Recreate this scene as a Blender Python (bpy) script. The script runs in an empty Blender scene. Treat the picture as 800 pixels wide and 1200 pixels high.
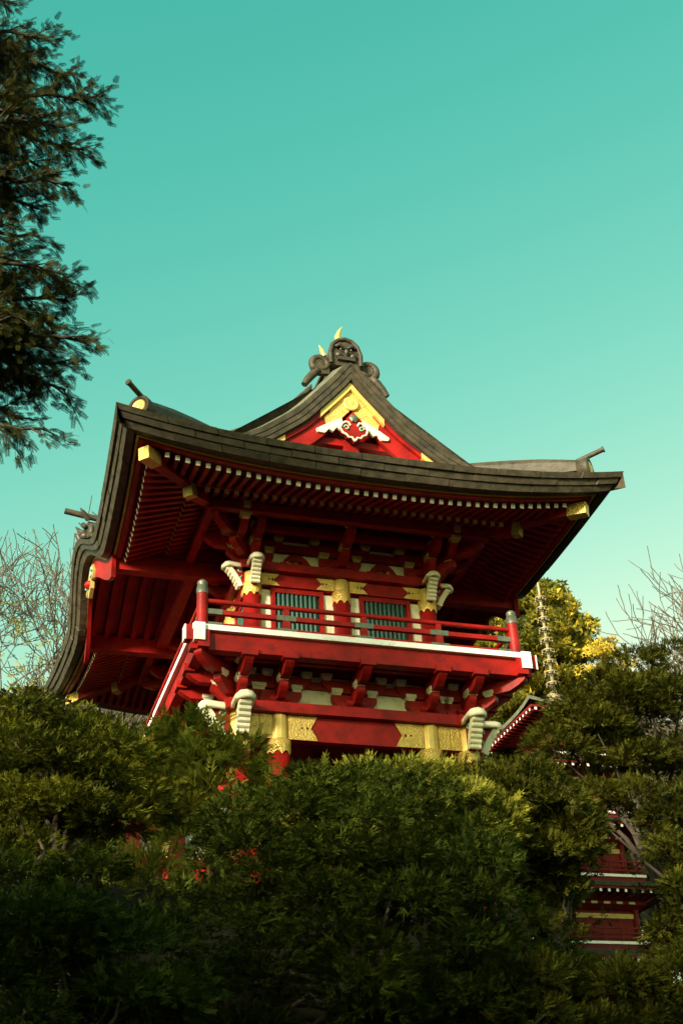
import bpy, math, random
import numpy as np
from mathutils import Matrix, Vector, Euler
random.seed(7); rng = np.random.default_rng(11)
PI = math.pi
scene = bpy.context.scene
col = scene.collection

# ------------------------------------------------------------------ camera
CAM = np.array([-6.259, -21.496, 1.6]); YAW, PITCH, ROLL, FPX = 0.327, 0.555, -0.058, 1496.6
def cam_axes():
    fw = np.array([math.sin(YAW)*math.cos(PITCH), math.cos(YAW)*math.cos(PITCH), math.sin(PITCH)])
    r = np.array([math.cos(YAW), -math.sin(YAW), 0.0]); up = np.cross(r, fw)
    c, s = math.cos(ROLL), math.sin(ROLL)
    return c*r+s*up, -s*r+c*up, fw
CR, CU, CF = cam_axes()
def at(px, py, Y):
    """world point where the ray through a pixel of the 800x1200 photograph meets the plane y = Y"""
    w = CF + CR*(px-400)/FPX - CU*(py-600)/FPX
    return CAM + w*(Y-CAM[1])/w[1]
cd = bpy.data.cameras.new('camera'); cam = bpy.data.objects.new('camera', cd); col.objects.link(cam)
cd.sensor_fit = 'VERTICAL'; cd.sensor_height = 36; cd.sensor_width = 24; cd.lens = FPX/1200*36
cd.clip_end = 2000; cd.clip_start = .1
cam.matrix_world = Matrix(((CR[0], CU[0], -CF[0], CAM[0]), (CR[1], CU[1], -CF[1], CAM[1]), (CR[2], CU[2], -CF[2], CAM[2]), (0, 0, 0, 1)))
scene.camera = cam

# ------------------------------------------------------------------ sky, sun, exposure
SUN_AZ = math.radians(229)      # compass direction to the sun, clockwise from +Y
SUN_EL = math.radians(16)
world = bpy.data.worlds.new('World'); scene.world = world; world.use_nodes = True
nt = world.node_tree; nt.nodes.clear()
sky = nt.nodes.new('ShaderNodeTexSky'); sky.sky_type = 'NISHITA'; sky.sun_disc = False
sky.sun_elevation = SUN_EL; sky.sun_rotation = SUN_AZ
sky.air_density = 1.0; sky.dust_density = 1.0; sky.ozone_density = 1.0
# the photograph is graded to teal: the same tone curve on every sky colour, channel by channel
sep = nt.nodes.new('ShaderNodeSeparateColor'); com = nt.nodes.new('ShaderNodeCombineColor'); nt.links.new(sky.outputs[0], sep.inputs[0])
for ch, (power, gain) in enumerate(((2.5, .52), (.80, 1.10), (.76, .61))):
    pw = nt.nodes.new('ShaderNodeMath'); pw.operation = 'POWER'; pw.inputs[1].default_value = power; nt.links.new(sep.outputs[ch], pw.inputs[0])
    ml = nt.nodes.new('ShaderNodeMath'); ml.operation = 'MULTIPLY'; ml.inputs[1].default_value = gain; nt.links.new(pw.outputs[0], ml.inputs[0]); toned = (toned if ch else [])+[ml.outputs[0]]
cap = nt.nodes.new('ShaderNodeMath'); cap.operation = 'MULTIPLY'; cap.inputs[1].default_value = .85; nt.links.new(toned[1], cap.inputs[0])
mn = nt.nodes.new('ShaderNodeMath'); mn.operation = 'MINIMUM'; nt.links.new(toned[0], mn.inputs[0]); nt.links.new(cap.outputs[0], mn.inputs[1])   # red never outgrows green
for ch, o_ in enumerate((mn.outputs[0], toned[1], toned[2])): nt.links.new(o_, com.inputs[ch])
bg = nt.nodes.new('ShaderNodeBackground'); bg.inputs[1].default_value = 0.13
wo = nt.nodes.new('ShaderNodeOutputWorld')
nt.links.new(com.outputs[0], bg.inputs[0]); nt.links.new(bg.outputs[0], wo.inputs[0])
sd = bpy.data.lights.new('sun', 'SUN'); sd.energy = 3.4; sd.angle = math.radians(9); sd.color = (1, .88, .68)
sun = bpy.data.objects.new('sun', sd); col.objects.link(sun)
sdir = Vector((math.sin(SUN_AZ)*math.cos(SUN_EL), math.cos(SUN_AZ)*math.cos(SUN_EL), math.sin(SUN_EL)))
sun.rotation_euler = sdir.to_track_quat('Z', 'Y').to_euler(); sun.location = (-20, -30, 40)
vs = scene.view_settings; vs.view_transform = 'Standard'; vs.look = 'None'; vs.exposure = 1.75; vs.gamma = 1; vs.use_curve_mapping = False
scene.cycles.max_bounces = 6

# ------------------------------------------------------------------ materials
def material(name, base, rough=.5, metal=0.0, var=.25, vscale=3.0, bump=0.0, bscale=30.0, btype='noise', dirt=None, dirt_scale=1.2, stretch=None, spec=.5):
    m = bpy.data.materials.new(name); m.use_nodes = True; n = m.node_tree; b = n.nodes['Principled BSDF']
    b.inputs['Roughness'].default_value = rough; b.inputs['Metallic'].default_value = metal
    b.inputs['Specular IOR Level'].default_value = spec
    tc = n.nodes.new('ShaderNodeTexCoord'); src = tc.outputs['Object']
    geo = n.nodes.new('ShaderNodeNewGeometry'); src = geo.outputs['Position']
    if stretch:
        mp = n.nodes.new('ShaderNodeMapping'); mp.inputs['Scale'].default_value = stretch
        n.links.new(src, mp.inputs[0]); src = mp.outputs[0]
    no = n.nodes.new('ShaderNodeTexNoise'); no.inputs['Scale'].default_value = vscale; no.inputs['Detail'].default_value = 6
    n.links.new(src, no.inputs['Vector'])
    ra = n.nodes.new('ShaderNodeMapRange'); ra.inputs['From Min'].default_value = .3; ra.inputs['From Max'].default_value = .7
    ra.inputs['To Min'].default_value = 1-var; ra.inputs['To Max'].default_value = 1+var
    n.links.new(no.outputs[0], ra.inputs[0])
    mx = n.nodes.new('ShaderNodeMix'); mx.data_type = 'RGBA'; mx.blend_type = 'MULTIPLY'; mx.inputs[0].default_value = 1
    mx.inputs[6].default_value = (*base, 1); n.links.new(ra.outputs[0], mx.inputs[7])
    out = mx.outputs[2]
    if dirt:
        d = n.nodes.new('ShaderNodeTexNoise'); d.inputs['Scale'].default_value = dirt_scale; d.inputs['Detail'].default_value = 8; d.inputs['Roughness'].default_value = .7
        n.links.new(src, d.inputs['Vector'])
        rr = n.nodes.new('ShaderNodeMapRange'); rr.inputs['From Min'].default_value = .5; rr.inputs['From Max'].default_value = .68; rr.inputs['To Max'].default_value = .8
        n.links.new(d.outputs[0], rr.inputs[0])
        m2 = n.nodes.new('ShaderNodeMix'); m2.data_type = 'RGBA'; n.links.new(rr.outputs[0], m2.inputs[0]); n.links.new(out, m2.inputs[6]); m2.inputs[7].default_value = (*dirt, 1)
        out = m2.outputs[2]
    n.links.new(out, b.inputs['Base Color'])
    if bump:
        if btype == 'voronoi':
            t = n.nodes.new('ShaderNodeTexVoronoi'); t.inputs['Scale'].default_value = bscale; o = t.outputs['Distance']
        elif btype == 'wave':
            t = n.nodes.new('ShaderNodeTexWave'); t.inputs['Scale'].default_value = bscale; t.inputs['Distortion'].default_value = 3; o = t.outputs[0]
        else:
            t = n.nodes.new('ShaderNodeTexNoise'); t.inputs['Scale'].default_value = bscale; t.inputs['Detail'].default_value = 4; o = t.outputs[0]
        n.links.new(src, t.inputs['Vector'])
        bu = n.nodes.new('ShaderNodeBump'); bu.inputs['Strength'].default_value = bump; bu.inputs['Distance'].default_value = .02
        n.links.new(o, bu.inputs['Height']); n.links.new(bu.outputs[0], b.inputs['Normal'])
    return m
def leaf_material(name, c1, c2, trans=.25, rough=.6, spots=None):
    m = bpy.data.materials.new(name); m.use_nodes = True; n = m.node_tree; b = n.nodes['Principled BSDF']
    b.inputs['Roughness'].default_value = rough; b.inputs['Specular IOR Level'].default_value = .06
    g = n.nodes.new('ShaderNodeNewGeometry')
    no = n.nodes.new('ShaderNodeTexNoise'); no.inputs['Scale'].default_value = 1.6; no.inputs['Detail'].default_value = 3
    n.links.new(g.outputs['Position'], no.inputs['Vector'])
    ad = n.nodes.new('ShaderNodeMath'); ad.operation = 'MULTIPLY_ADD'; ad.inputs[1].default_value = .45
    n.links.new(g.outputs['Random Per Island'], ad.inputs[0]); n.links.new(no.outputs[0], ad.inputs[2])
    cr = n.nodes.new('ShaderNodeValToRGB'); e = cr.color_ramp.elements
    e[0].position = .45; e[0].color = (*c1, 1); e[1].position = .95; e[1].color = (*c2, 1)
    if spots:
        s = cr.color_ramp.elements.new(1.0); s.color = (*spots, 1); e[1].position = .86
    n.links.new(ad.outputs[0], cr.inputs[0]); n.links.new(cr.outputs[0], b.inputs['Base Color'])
    tr = n.nodes.new('ShaderNodeBsdfTranslucent'); n.links.new(cr.outputs[0], tr.inputs[0])
    ms = n.nodes.new('ShaderNodeMixShader'); ms.inputs[0].default_value = trans
    o = n.nodes['Material Output']
    n.links.new(b.outputs[0], ms.inputs[1]); n.links.new(tr.outputs[0], ms.inputs[2]); n.links.new(ms.outputs[0], o.inputs[0])
    return m
M = {}
M['red'] = material('red_lacquer', (.265, .007, .005), .5, var=.32, vscale=3.5, bump=.25, bscale=26, dirt=(.13, .006, .004), dirt_scale=3.1, spec=.22)
M['cream'] = material('cream_paint', (.74, .67, .48), .6, var=.1, dirt=(.5, .40, .24), dirt_scale=5)
M['shadered'] = material('shaded_red_paint', (.13, .006, .004), .6, var=.3, vscale=4, spec=.2)  # darker copy of the lacquer: shade on pagoda and fence put into the colour
M['white'] = material('white_paint', (.86, .80, .78), .5, var=.06, dirt=(.62, .54, .47), dirt_scale=6)
M['gold'] = material('gilt_metal', (.74, .47, .12), .42, metal=.35, var=.15, vscale=8, bump=.7, bscale=34, btype='voronoi', dirt=(.55, .34, .06), dirt_scale=7)
M['goldflat'] = material('gilt_plain', (.74, .48, .13), .4, metal=.35, var=.12, vscale=6)
M['golddim'] = material('gilt_dim', (.44, .31, .09), .5, metal=.25, var=.2, vscale=9)  # duller gilt; on the pagoda bands the darker colour stands in for shade
M['ochre'] = material('ochre_board', (.46, .31, .035), .55, var=.12)
M['copper'] = material('aged_copper', (.046, .035, .021), .55, metal=0, var=.5, vscale=7, bump=.35, bscale=24, dirt=(.04, .034, .02), dirt_scale=3, spec=.3)
M['copperdark'] = material('dark_copper', (.045, .034, .024), .5, metal=.2, var=.3, vscale=5)
M['patina'] = material('green_patina', (.13, .13, .085), .45, metal=.1, var=.3, vscale=6, dirt=(.08, .07, .045), dirt_scale=4)
M['bronze'] = material('bronze_cap', (.13, .14, .10), .45, metal=.5, var=.25, vscale=12)
M['green'] = material('green_paint', (.008, .055, .038), .5, var=.15, vscale=6)
M['verdigris'] = material('pale_green_paint', (.22, .42, .30), .55, var=.1)
M['dark'] = material('dark_timber', (.05, .012, .009), .7, var=.3)
M['steel'] = material('spire_metal', (.27, .21, .12), .5, metal=.4, var=.2, vscale=4)
M['bark'] = material('bark', (.045, .034, .022), .85, var=.4, vscale=9, bump=.6, bscale=22, stretch=(1, 1, .3))
M['barkpale'] = material('pale_bark', (.105, .08, .052), .85, var=.35, vscale=6, bump=.5, bscale=16, stretch=(1, 1, .3))
M['soil'] = material('hill_soil', (.018, .015, .009), .95, var=.5, vscale=1.5, bump=.8, bscale=9, dirt=(.010, .014, .004), dirt_scale=.8, spec=.1)
M['hinoki'] = leaf_material('hinoki_leaf', (.016, .022, .003), (.11, .112, .008))
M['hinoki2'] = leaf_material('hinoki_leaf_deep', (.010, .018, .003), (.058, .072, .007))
M['cedar'] = leaf_material('cedar_leaf', (.07, .078, .010), (.24, .22, .025))
M['yew'] = leaf_material('yew_leaf', (.016, .019, .003), (.075, .074, .007))
M['cypress'] = leaf_material('cypress_leaf', (.014, .016, .003), (.042, .042, .008), trans=.15)
M['broad'] = leaf_material('autumn_leaf', (.07, .085, .014), (.20, .17, .02), trans=.3, spots=(.60, .40, .04))
M['yellow'] = leaf_material('yellow_leaf', (.30, .24, .03), (.62, .42, .05), trans=.3)
M['pale'] = leaf_material('pale_leaf', (.14, .15, .04), (.34, .32, .10), trans=.3)

# ------------------------------------------------------------------ mesh helpers
class MB:
    def __init__(s): s.v = []; s.f = []; s.m = []; s.sm = []
    def add(s, vs_, fs, mi=0, smooth=False):
        o = len(s.v); s.v += [tuple(map(float, p)) for p in vs_]
        for f in fs: s.f.append(tuple(i+o for i in f)); s.m.append(mi); s.sm.append(smooth)
        return s
    def box(s, x0, x1, y0, y1, z0, z1, mi=0):
        v = [(x0, y0, z0), (x1, y0, z0), (x1, y1, z0), (x0, y1, z0), (x0, y0, z1), (x1, y0, z1), (x1, y1, z1), (x0, y1, z1)]
        return s.add(v, [(3, 2, 1, 0), (4, 5, 6, 7), (0, 1, 5, 4), (1, 2, 6, 5), (2, 3, 7, 6), (3, 0, 4, 7)], mi)
    def prism(s, poly, fn, d0, d1, mi=0, capmi=None, smooth=False):
        """polygon (a,b) extruded along c; fn(a,b,c) gives the point"""
        n = len(poly)
        v = [fn(a, b, d0) for a, b in poly]+[fn(a, b, d1) for a, b in poly]
        o = len(s.v)
        s.add(v, [], mi)
        for f in (tuple(range(n))[::-1], tuple(range(n, 2*n))): s.f.append(tuple(i+o for i in f)); s.m.append(mi if capmi is None else capmi); s.sm.append(False)
        for i in range(n):
            j = (i+1) % n; s.f.append((o+i, o+j, o+n+j, o+n+i)); s.m.append(mi); s.sm.append(smooth)
        return s
    def tube(s, path, rad, n=8, mi=0, cap=True, smooth=True):
        path = [np.array(p, float) for p in path]; k = len(path)
        rad = [rad]*k if np.isscalar(rad) else rad
        vs_ = []; ref = None
        for i, p in enumerate(path):
            t = path[min(i+1, k-1)]-path[max(i-1, 0)]; t = t/(np.linalg.norm(t)+1e-9)
            if ref is None: ref = np.array([0, 0, 1.]) if abs(t[2]) < .9 else np.array([1., 0, 0])
            a = ref-t*np.dot(ref, t); a = a/(np.linalg.norm(a)+1e-9); b = np.cross(t, a); ref = a
            for j in range(n):
                an = 2*PI*j/n; vs_.append(p+rad[i]*(math.cos(an)*a+math.sin(an)*b))
        fs = [(i*n+j, i*n+(j+1) % n, (i+1)*n+(j+1) % n, (i+1)*n+j) for i in range(k-1) for j in range(n)]
        s.add(vs_, fs, mi, smooth)
        if cap:
            s.add(vs_[:n], [tuple(range(n))[::-1]], mi); s.add(vs_[-n:], [tuple(range(n))], mi)
        return s
    def lathe(s, prof, c=(0, 0, 0), n=20, mi=0, smooth=True, rfn=None):
        vs_ = []
        for r, z in prof:
            for j in range(n):
                a = 2*PI*j/n; q = r*(rfn(j, z) if rfn else 1); vs_.append((c[0]+q*math.cos(a), c[1]+q*math.sin(a), c[2]+z))
        k = len(prof)
        fs = [(i*n+j, i*n+(j+1) % n, (i+1)*n+(j+1) % n, (i+1)*n+j) for i in range(k-1) for j in range(n)]
        s.add(vs_, fs, mi, smooth)
        s.add(vs_[:n], [tuple(range(n))[::-1]], mi); s.add(vs_[-n:], [tuple(range(n))], mi)
        return s
    def grid(s, rows, mi=0, smooth=True):
        n = len(rows[0]); v = [p for r in rows for p in r]
        return s.add(v, [(i*n+j, i*n+j+1, (i+1)*n+j+1, (i+1)*n+j) for i in range(len(rows)-1) for j in range(n-1)], mi, smooth)
    def mesh(s, name, mats):
        me = bpy.data.meshes.new(name); me.from_pydata(s.v, [], s.f)
        for m in mats: me.materials.append(M[m])
        me.polygons.foreach_set('material_index', s.m); me.polygons.foreach_set('use_smooth', s.sm); me.update()
        return me
    def build(s, name, mats, parent=None, loc=(0, 0, 0), rz=0):
        return obj(name, s.mesh(name, mats if isinstance(mats, (list, tuple)) else [mats]), parent, loc, rz)
def obj(name, me, parent=None, loc=(0, 0, 0), rz=0, mat=None):
    o = bpy.data.objects.new(name, me); col.objects.link(o); o.parent = parent
    if mat is not None: o.matrix_basis = mat
    else: o.location = loc; o.rotation_euler = (0, 0, rz)
    return o
def tag(o, label, cat, group=None):
    o['label'] = label; o['category'] = cat
    if group: o['group'] = group
    return o
def empty(name, loc, label, cat, group=None):
    o = bpy.data.objects.new(name, None); col.objects.link(o); o.location = loc; o.empty_display_size = .5
    return tag(o, label, cat, group)
def boxmesh(name, sx, sy, sz, mat, z0=0):
    return MB().box(-sx/2, sx/2, -sy/2, sy/2, z0, z0+sz).mesh(name, [mat])

# ------------------------------------------------------------------ the ground
GZ = 6.3            # level of the hilltop the gate stands on
def ground_z(x, y):
    q = min(1, max(0, (x-.5)/3)); t = min(1, max(0, (y+14.2-5*q*q*(3-2*q))/9.4)); h = GZ*t*t*(3-2*t)
    d = min(1, max(0, (x-2.4)/3)); d = d*d*(3-2*d); h -= 2.6*d*t
    return h + .12*math.sin(x*.7+y*.4)*t*(1-t)*4
def axis_steps(a, b, fine0, fine1, step):
    left = [a, a*.5+fine0*.5, fine0-30, fine0-12]; right = [fine1+12, fine1+30, b*.5+fine1*.5, b]
    k = int((fine1-fine0)/step); return left+[fine0+step*i for i in range(k+1)]+right
gx = axis_steps(-600, 600, -24, 30, .9); gy = axis_steps(-600, 600, -26, 20, .7)
ground = MB().grid([[(x, y, ground_z(x, y)) for x in gx] for y in gy]).build('ground', 'soil'); ground['kind'] = 'structure'

# ------------------------------------------------------------------ the temple gate
BZ = 4.4            # deck level above the gate's base; heights below are relative to the deck
gate = empty('temple_gate', (0, 0, GZ), 'large two-storey red temple gate with gilt fittings, white-edged balcony and sweeping copper roof', 'temple gate')
class G(MB):        # mesh builder in deck coordinates, child of the gate
    def put(s, name, mats, parent=None): return s.build(name, mats, parent or gate, (0, 0, BZ) if (parent is None or parent is gate) else (0, 0, 0))
Xe, Ye = 4.374, 5.442
UX, UY = 1.6, 2.75          # upper column lines
LA, LB, LY = 1.282, 1.939, 3.09   # lower column lines
def et(t): return 2.59+.35*abs(t)**2.5
KW = 2.05
def kb(y):
    t = abs(y)/KW
    return 0 if t >= 1 else (.5*(1+math.cos(PI*t)))**.9
def zl(y): return et(y/Ye)+.84*kb(y)
def xl(y): return Xe-.15*(1-(y/Ye)**2)+.17*kb(y)
# eave paths: point at parameter t in [-1,1], inset i and drop d below the eave top
def F_pt(t, i, d): return (t*(Xe-i), -(Ye-i), et(t)+d)
def B_pt(t, i, d): return (-t*(Xe-i), (Ye-i), et(t)+d)
def L_pt(t, i, d):
    y = t*Ye; return (-(xl(y)-i), t*(Ye-i), zl(y)+d)
def R_pt(t, i, d):
    y = t*Ye; return ((xl(y)-i), -t*(Ye-i), zl(y)+d)
EDGES = [(F_pt, Xe, 1), (L_pt, Ye, -1), (R_pt, Ye, -1), (B_pt, Xe, 1)]
def strip(fn, t0, t1, n, ring):
    """closed ring of (inset, drop) swept along an eave path"""
    mb = G(); k = len(ring); v = []
    for a in range(n+1):
        t = t0+(t1-t0)*a/n; v += [fn(t, i, d) for i, d in ring]
    fs = [(a*k+j, a*k+(j+1) % k, (a+1)*k+(j+1) % k, (a+1)*k+j) for a in range(n) for j in range(k)]
    fs += [tuple(range(k))[::-1], tuple(n*k+j for j in range(k))]
    return mb.add(v, fs)
LAY = [((0, 0), (.045, -.094)), ((.075, -.1), (.12, -.194)), ((.15, -.2), (.21, -.30))]
for fn, half, sg in EDGES:
    for j, ((i0, d0), (i1, d1)) in enumerate(LAY):
        npan = round(2*half/.78); off = (j % 2)*.5
        cuts = [-1]+[-1+2*(k+off)/npan for k in range(1, npan) if -1 < -1+2*(k+off)/npan < .97]+[1]
        for a, b in zip(cuts[:-1], cuts[1:]):
            e = .006/half; jit = random.uniform(-.012, .006)
            ring = [(i0+jit, d0), (i1+jit, d1), (i1+.13, d1), (i0+.13, d0)]
            strip(fn, a+(e if a > -1 else 0), b-(e if b < 1 else 0), 6, ring).put('eave_panel', 'copper')
    strip(fn, -1, 1, 60, [(.12, -.165), (.12, -.172), (.6, -.172), (.6, -.165)]).put('eave_underside', 'copperdark')
    kt = 1.95/Ye
    spans = [(-1, 1)] if fn in (F_pt, B_pt) else [(-1, -kt), (kt, 1)]
    for a, b in spans:
        strip(fn, a, b, 40, [(.38, -.176), (.38, -.30), (.43, -.30), (.43, -.176)]).put('eave_board', 'ochre')
        strip(fn, a, b, 40, [(.44, -.176), (.44, -.345), (.52, -.345), (.52, -.176)]).put('fascia_board', 'red')
    if fn in (L_pt, R_pt):
        strip(fn, -kt, kt, 60, [(.36, -.28), (.36, -.74), (.44, -.74), (.44, -.28)]).put('curved_bargeboard', 'red')
        strip(fn, -kt*.75, kt*.75, 60, [(.35, -.30), (.35, -.34), (.37, -.34), (.37, -.30)]).put('gilt_edging', 'golddim')

# roof covering
GP = [(0, 5.60), (.11, 5.585), (.3, 5.29), (.6, 4.93), (1.08, 4.37), (1.72, 3.86), (2.2, 3.60), (2.8, 3.27), (3.5, 2.93), (4.38, 2.60)]
def gz(x):
    x = abs(x)
    for (a, za), (b, zb) in zip(GP[:-1], GP[1:]):
        if x <= b: return za+(zb-za)*(x-a)/(b-a)
    return GP[-1][1]
def side_roof(s):
    rows = []
    for a in range(81):
        y = -Ye+2*Ye*a/80; xo = xl(y)-.01; xi = 0.0 if abs(y) <= 3.9 else min(abs(y)-1.068, xo-.001)
        row = []
        for b in range(19):
            u = b/18; x = xo+(xi-xo)*u; w = max(0, 1-u*1.6)
            row.append((s*x, y, gz(x)+(zl(y)-2.60)*w-.004))
        rows.append(row)
    return rows
for s in (-1, 1): G().grid(side_roof(s)).put('roof_slope', 'copper')
for s in (-1, 1):
    rows = []
    for a in range(41):
        t = -1+2*a/40; row = []
        for b in range(11):
            i = 2.0*b/10; x = t*(Xe-.01-i); row.append((x, s*(Ye-.01-i), gz(Xe-i)+(et(t)-2.6)*max(0, 1-i/1.4)))
        rows.append(row)
    G().grid(rows).put('roof_skirt', 'copper')
# gable ends
def curve_pts(n=40, xmax=2.5):
    xs = np.linspace(0, xmax, n); xs = xs[(xs < .01) | (xs > .1)]
    zs = np.array([gz(x) for x in xs])
    for _ in range(3): zs[1:-1] = .25*zs[:-2]+.5*zs[1:-1]+.25*zs[2:]
    return np.stack([xs, zs], 1)
GC = curve_pts()
def offs(t, extra=0):
    """gable curve moved inwards by t; x is clipped at the centre line"""
    d = np.gradient(GC, axis=0); d /= np.linalg.norm(d, axis=1)[:, None]
    nrm = np.stack([d[:, 1], -d[:, 0]], 1); nrm = np.where(nrm[:, 1:] > 0, -nrm, nrm)
    q = GC+nrm*t
    keep = q[:, 0] > 0.002; k = np.argmax(keep); q2 = q[keep]
    if t <= 0: return q
    a, b = q2[0], q2[1]; z0 = a[1]+(a[1]-b[1])/(b[0]-a[0]+1e-9)*a[0]
    return np.vstack([[0, z0], q2])
def resamp(q, n=34, xmax=None):
    xm = min(q[-1, 0], xmax) if xmax else q[-1, 0]
    xs = np.linspace(0, xm, n); return np.stack([xs, np.interp(xs, q[:, 0], q[:, 1])], 1)
def ribbon(t0, t1, y0, y1, s, xmax=None, xmin=0, xmax2=None):
    a = resamp(offs(t0), 34, xmax); b = resamp(offs(t1), 34, xmax2 or xmax)
    if xmin: k = int(34*xmin/(xmax or 2.5)); a = a[k:]; b = b[k:]
    mb = G(); n = len(a); v = []
    for (p, q) in zip(a, b): v += [(s*p[0], y0, p[1]), (s*q[0], y0, q[1]), (s*q[0], y1, q[1]), (s*p[0], y1, p[1])]
    fs = [(i*4+j, i*4+(j+1) % 4, (i+1)*4+(j+1) % 4, (i+1)*4+j) for i in range(n-1) for j in range(4)]+[(3, 2, 1, 0), tuple((n-1)*4+j for j in range(4))]
    return mb.add(v, fs)
for e in (-1, 1):                        # front and back gable
    Y = lambda y: y if e < 0 else -y
    for s in (-1, 1):
        for j, (t0, t1, y) in enumerate(((0, .095, -4.06), (.098, .19, -4.045), (.193, .28, -4.03))):
            ribbon(t0, t1, Y(y), Y(-3.7), s).put('gable_edge_layer', 'copper')
        ribbon(.282, .30, Y(-3.97), Y(-3.8), s, 2.3).put('gable_trim', 'dark')
        ribbon(.305, .375, Y(-3.95), Y(-3.8), s, 2.2).put('gable_moulding', 'red')
        ribbon(.38, .66, Y(-3.90), Y(-3.82), s, 2.1, 0, 2.0).put('gable_board', 'red')
        for (xa, xb) in ((0, .60), (1.28, 1.9)):
            ribbon(.298, .385, Y(-3.972), Y(-3.9), s, xb, xa, xb).put('gilt_strip', 'goldflat')
        ribbon(.39, .65, Y(-3.915), Y(-3.899), s, .40, 0, .40).put('gilt_plate', 'gold')
        ribbon(.42, .60, Y(-3.914), Y(-3.899), s, .52, .38, .46).put('gilt_plate', 'gold')
        ribbon(.40, .645, Y(-3.915), Y(-3.899), s, 1.85, 1.32, 1.7).put('gilt_plate', 'gold')
    if e < 0:
        # gable wall with cream panels and timber framing
        v = [(-2.1, -3.55, 3.4), (2.1, -3.55, 3.4), (0, -3.55, 5.3)]
        G().add(v, [(0, 1, 2)]).put('gable_wall', 'red')
        mb = G().box(-1.5, 1.5, -3.78, -3.57, 3.90, 4.04); mb.put('gable_beam', 'red')
        for x0, x1 in ((-.95, -.36), (.36, .95)):
            G().prism([(x0, 3.55), (x1, 3.55), (x1-.1, 3.86), ((x0+x1)/2, 3.93), (x0+.1, 3.86)], lambda a, b, c: (a, c, b), -3.60, -3.56).put('gable_panel', 'cream')
        G().box(-.14, .14, -3.8, -3.57, 3.5, 3.9).put('gable_post', 'red')
        for s in (-1, 1):
            G().box(s*1.12-.07, s*1.12+.07, -3.78, -3.57, 3.45, 3.9).put('gable_post', 'cream')
            G().prism([(s*.17, 4.22), (s*.23, 4.13), (s*.30, 4.18), (s*.37, 4.08), (s*.45, 4.12), (s*.53, 4.02), (s*.66, 4.03), (s*.68, 4.09), (s*.45, 4.25), (s*.2, 4.40)], lambda a, b, c: (a, c, b), -3.945, -3.89).put('cloud_carving', 'cream')
        # pendant with curled white edge
        hx = [(.0, 4.52), (.2, 4.36), (.16, 4.25), (.24, 4.20), (.34, 4.26), (.38, 4.17), (.33, 4.06), (.24, 4.03), (.2, 3.96), (.1, 3.97), (0, 3.88)]
        hx = [(x*.66, z) for x, z in hx]
        pend = hx+[(-x, z) for x, z in hx[::-1][1:-1]]
        pd = G().prism(pend, lambda a, b, c: (a, c, b), -4.00, -3.90).put('gable_pendant', 'red')
        for s in (-1, 1):
            pts = [(s*.1, -4.01, 4.2), (s*.15, -4.01, 4.27), (s*.24, -4.01, 4.27), (s*.33, -4.01, 4.22), (s*.39, -4.01, 4.13), (s*.33, -4.01, 4.03), (s*.23, -4.01, 4.0), (s*.17, -4.01, 3.94), (s*.08, -4.01, 3.95), (0, -4.01, 3.87)]
            pts = [(x*.66, y, z) for x, y, z in pts]; G().tube(pts, .02, 6).put('pendant_edging', 'cream', pd)
            G().tube([(s*(.14+.05*math.cos(a)*(1-a/9)), -4.015, 4.14+.06*math.sin(a)*(1-a/9)) for a in np.linspace(0, 6, 14)], .014, 5).put('pendant_curl', 'verdigris', pd)
        fl = G()
        for k in range(6): fl.lathe([(.001, 0), (.05, 0), (.05, .03), (.02, .045)], (0, 0, 0), 8)
        fl = G().lathe([(.09, 0), (.09, .02), (.05, .04), (.001, .05)], n=6, smooth=False); fm = fl.mesh('pendant_boss', [M and 'bronze'])
        obj('pendant_boss', fm, gate, mat=Matrix.Translation((0, -4.01, 4.36+BZ)) @ Matrix.Rotation(PI/2, 4, 'X'))
        dm = G().lathe([(.15, 0), (.15, .02), (.11, .035), (.1, .025), (.04, .05), (.001, .055)], n=24).mesh('gilt_disc', ['goldflat'])
        obj('gilt_disc', dm, gate, mat=Matrix.Translation((0, -3.93, 4.74+BZ)) @ Matrix.Rotation(PI/2, 4, 'X'))
# rounded verge rolls and descending ridges
for e in (-1, 1):
    for s in (-1, 1):
        for k in range(5):
            y = -3.93+.12*k; lift = .0+.21*math.sin(k/4*PI/2)
            pts = [(s*x, e*-y if e > 0 else y, z+lift) for x, z in GC[::2]]
            G().tube(pts, .066, 7).put('verge_roll', 'patina')
        rows = []
        for k in range(9):
            u = k/8; y = -3.95+.65*u; lift = -.03+.20*math.sin(u*PI/2)
            rows.append([(s*x, y if e < 0 else -y, z+lift) for x, z in GC])
        G().grid(rows).put('verge_skin', 'patina')
        mb = G(); v = []
        pts = GC[8:]
        for x, z in pts:
            for dy, dz in ((-.12, .1), (-.12, .40), (-.16, .40), (-.16, .46), (-.12, .52), (.12, .52), (.16, .46), (.16, .40), (.12, .40), (.12, .1)):
                yy = -3.32+dy; v.append((s*x, yy if e < 0 else -yy, z+dz))
        n = len(pts); k = 10
        mb.add(v, [(i*k+j, i*k+(j+1) % k, (i+1)*k+(j+1) % k, (i+1)*k+j) for i in range(n-1) for j in range(k)]+[tuple(range(k)), tuple((n-1)*k+j for j in range(k))])
        mb.put('descending_ridge', 'copper')
rd = G().box(-.2, .2, -3.6, 3.6, 5.5, 6.0); rd.box(-.26, .26, -3.62, 3.62, 6.0, 6.07); rd.tube([(0, -3.65, 6.12), (0, 3.65, 6.12)], .13, 10); rd.put('main_ridge', 'copper')
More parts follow.
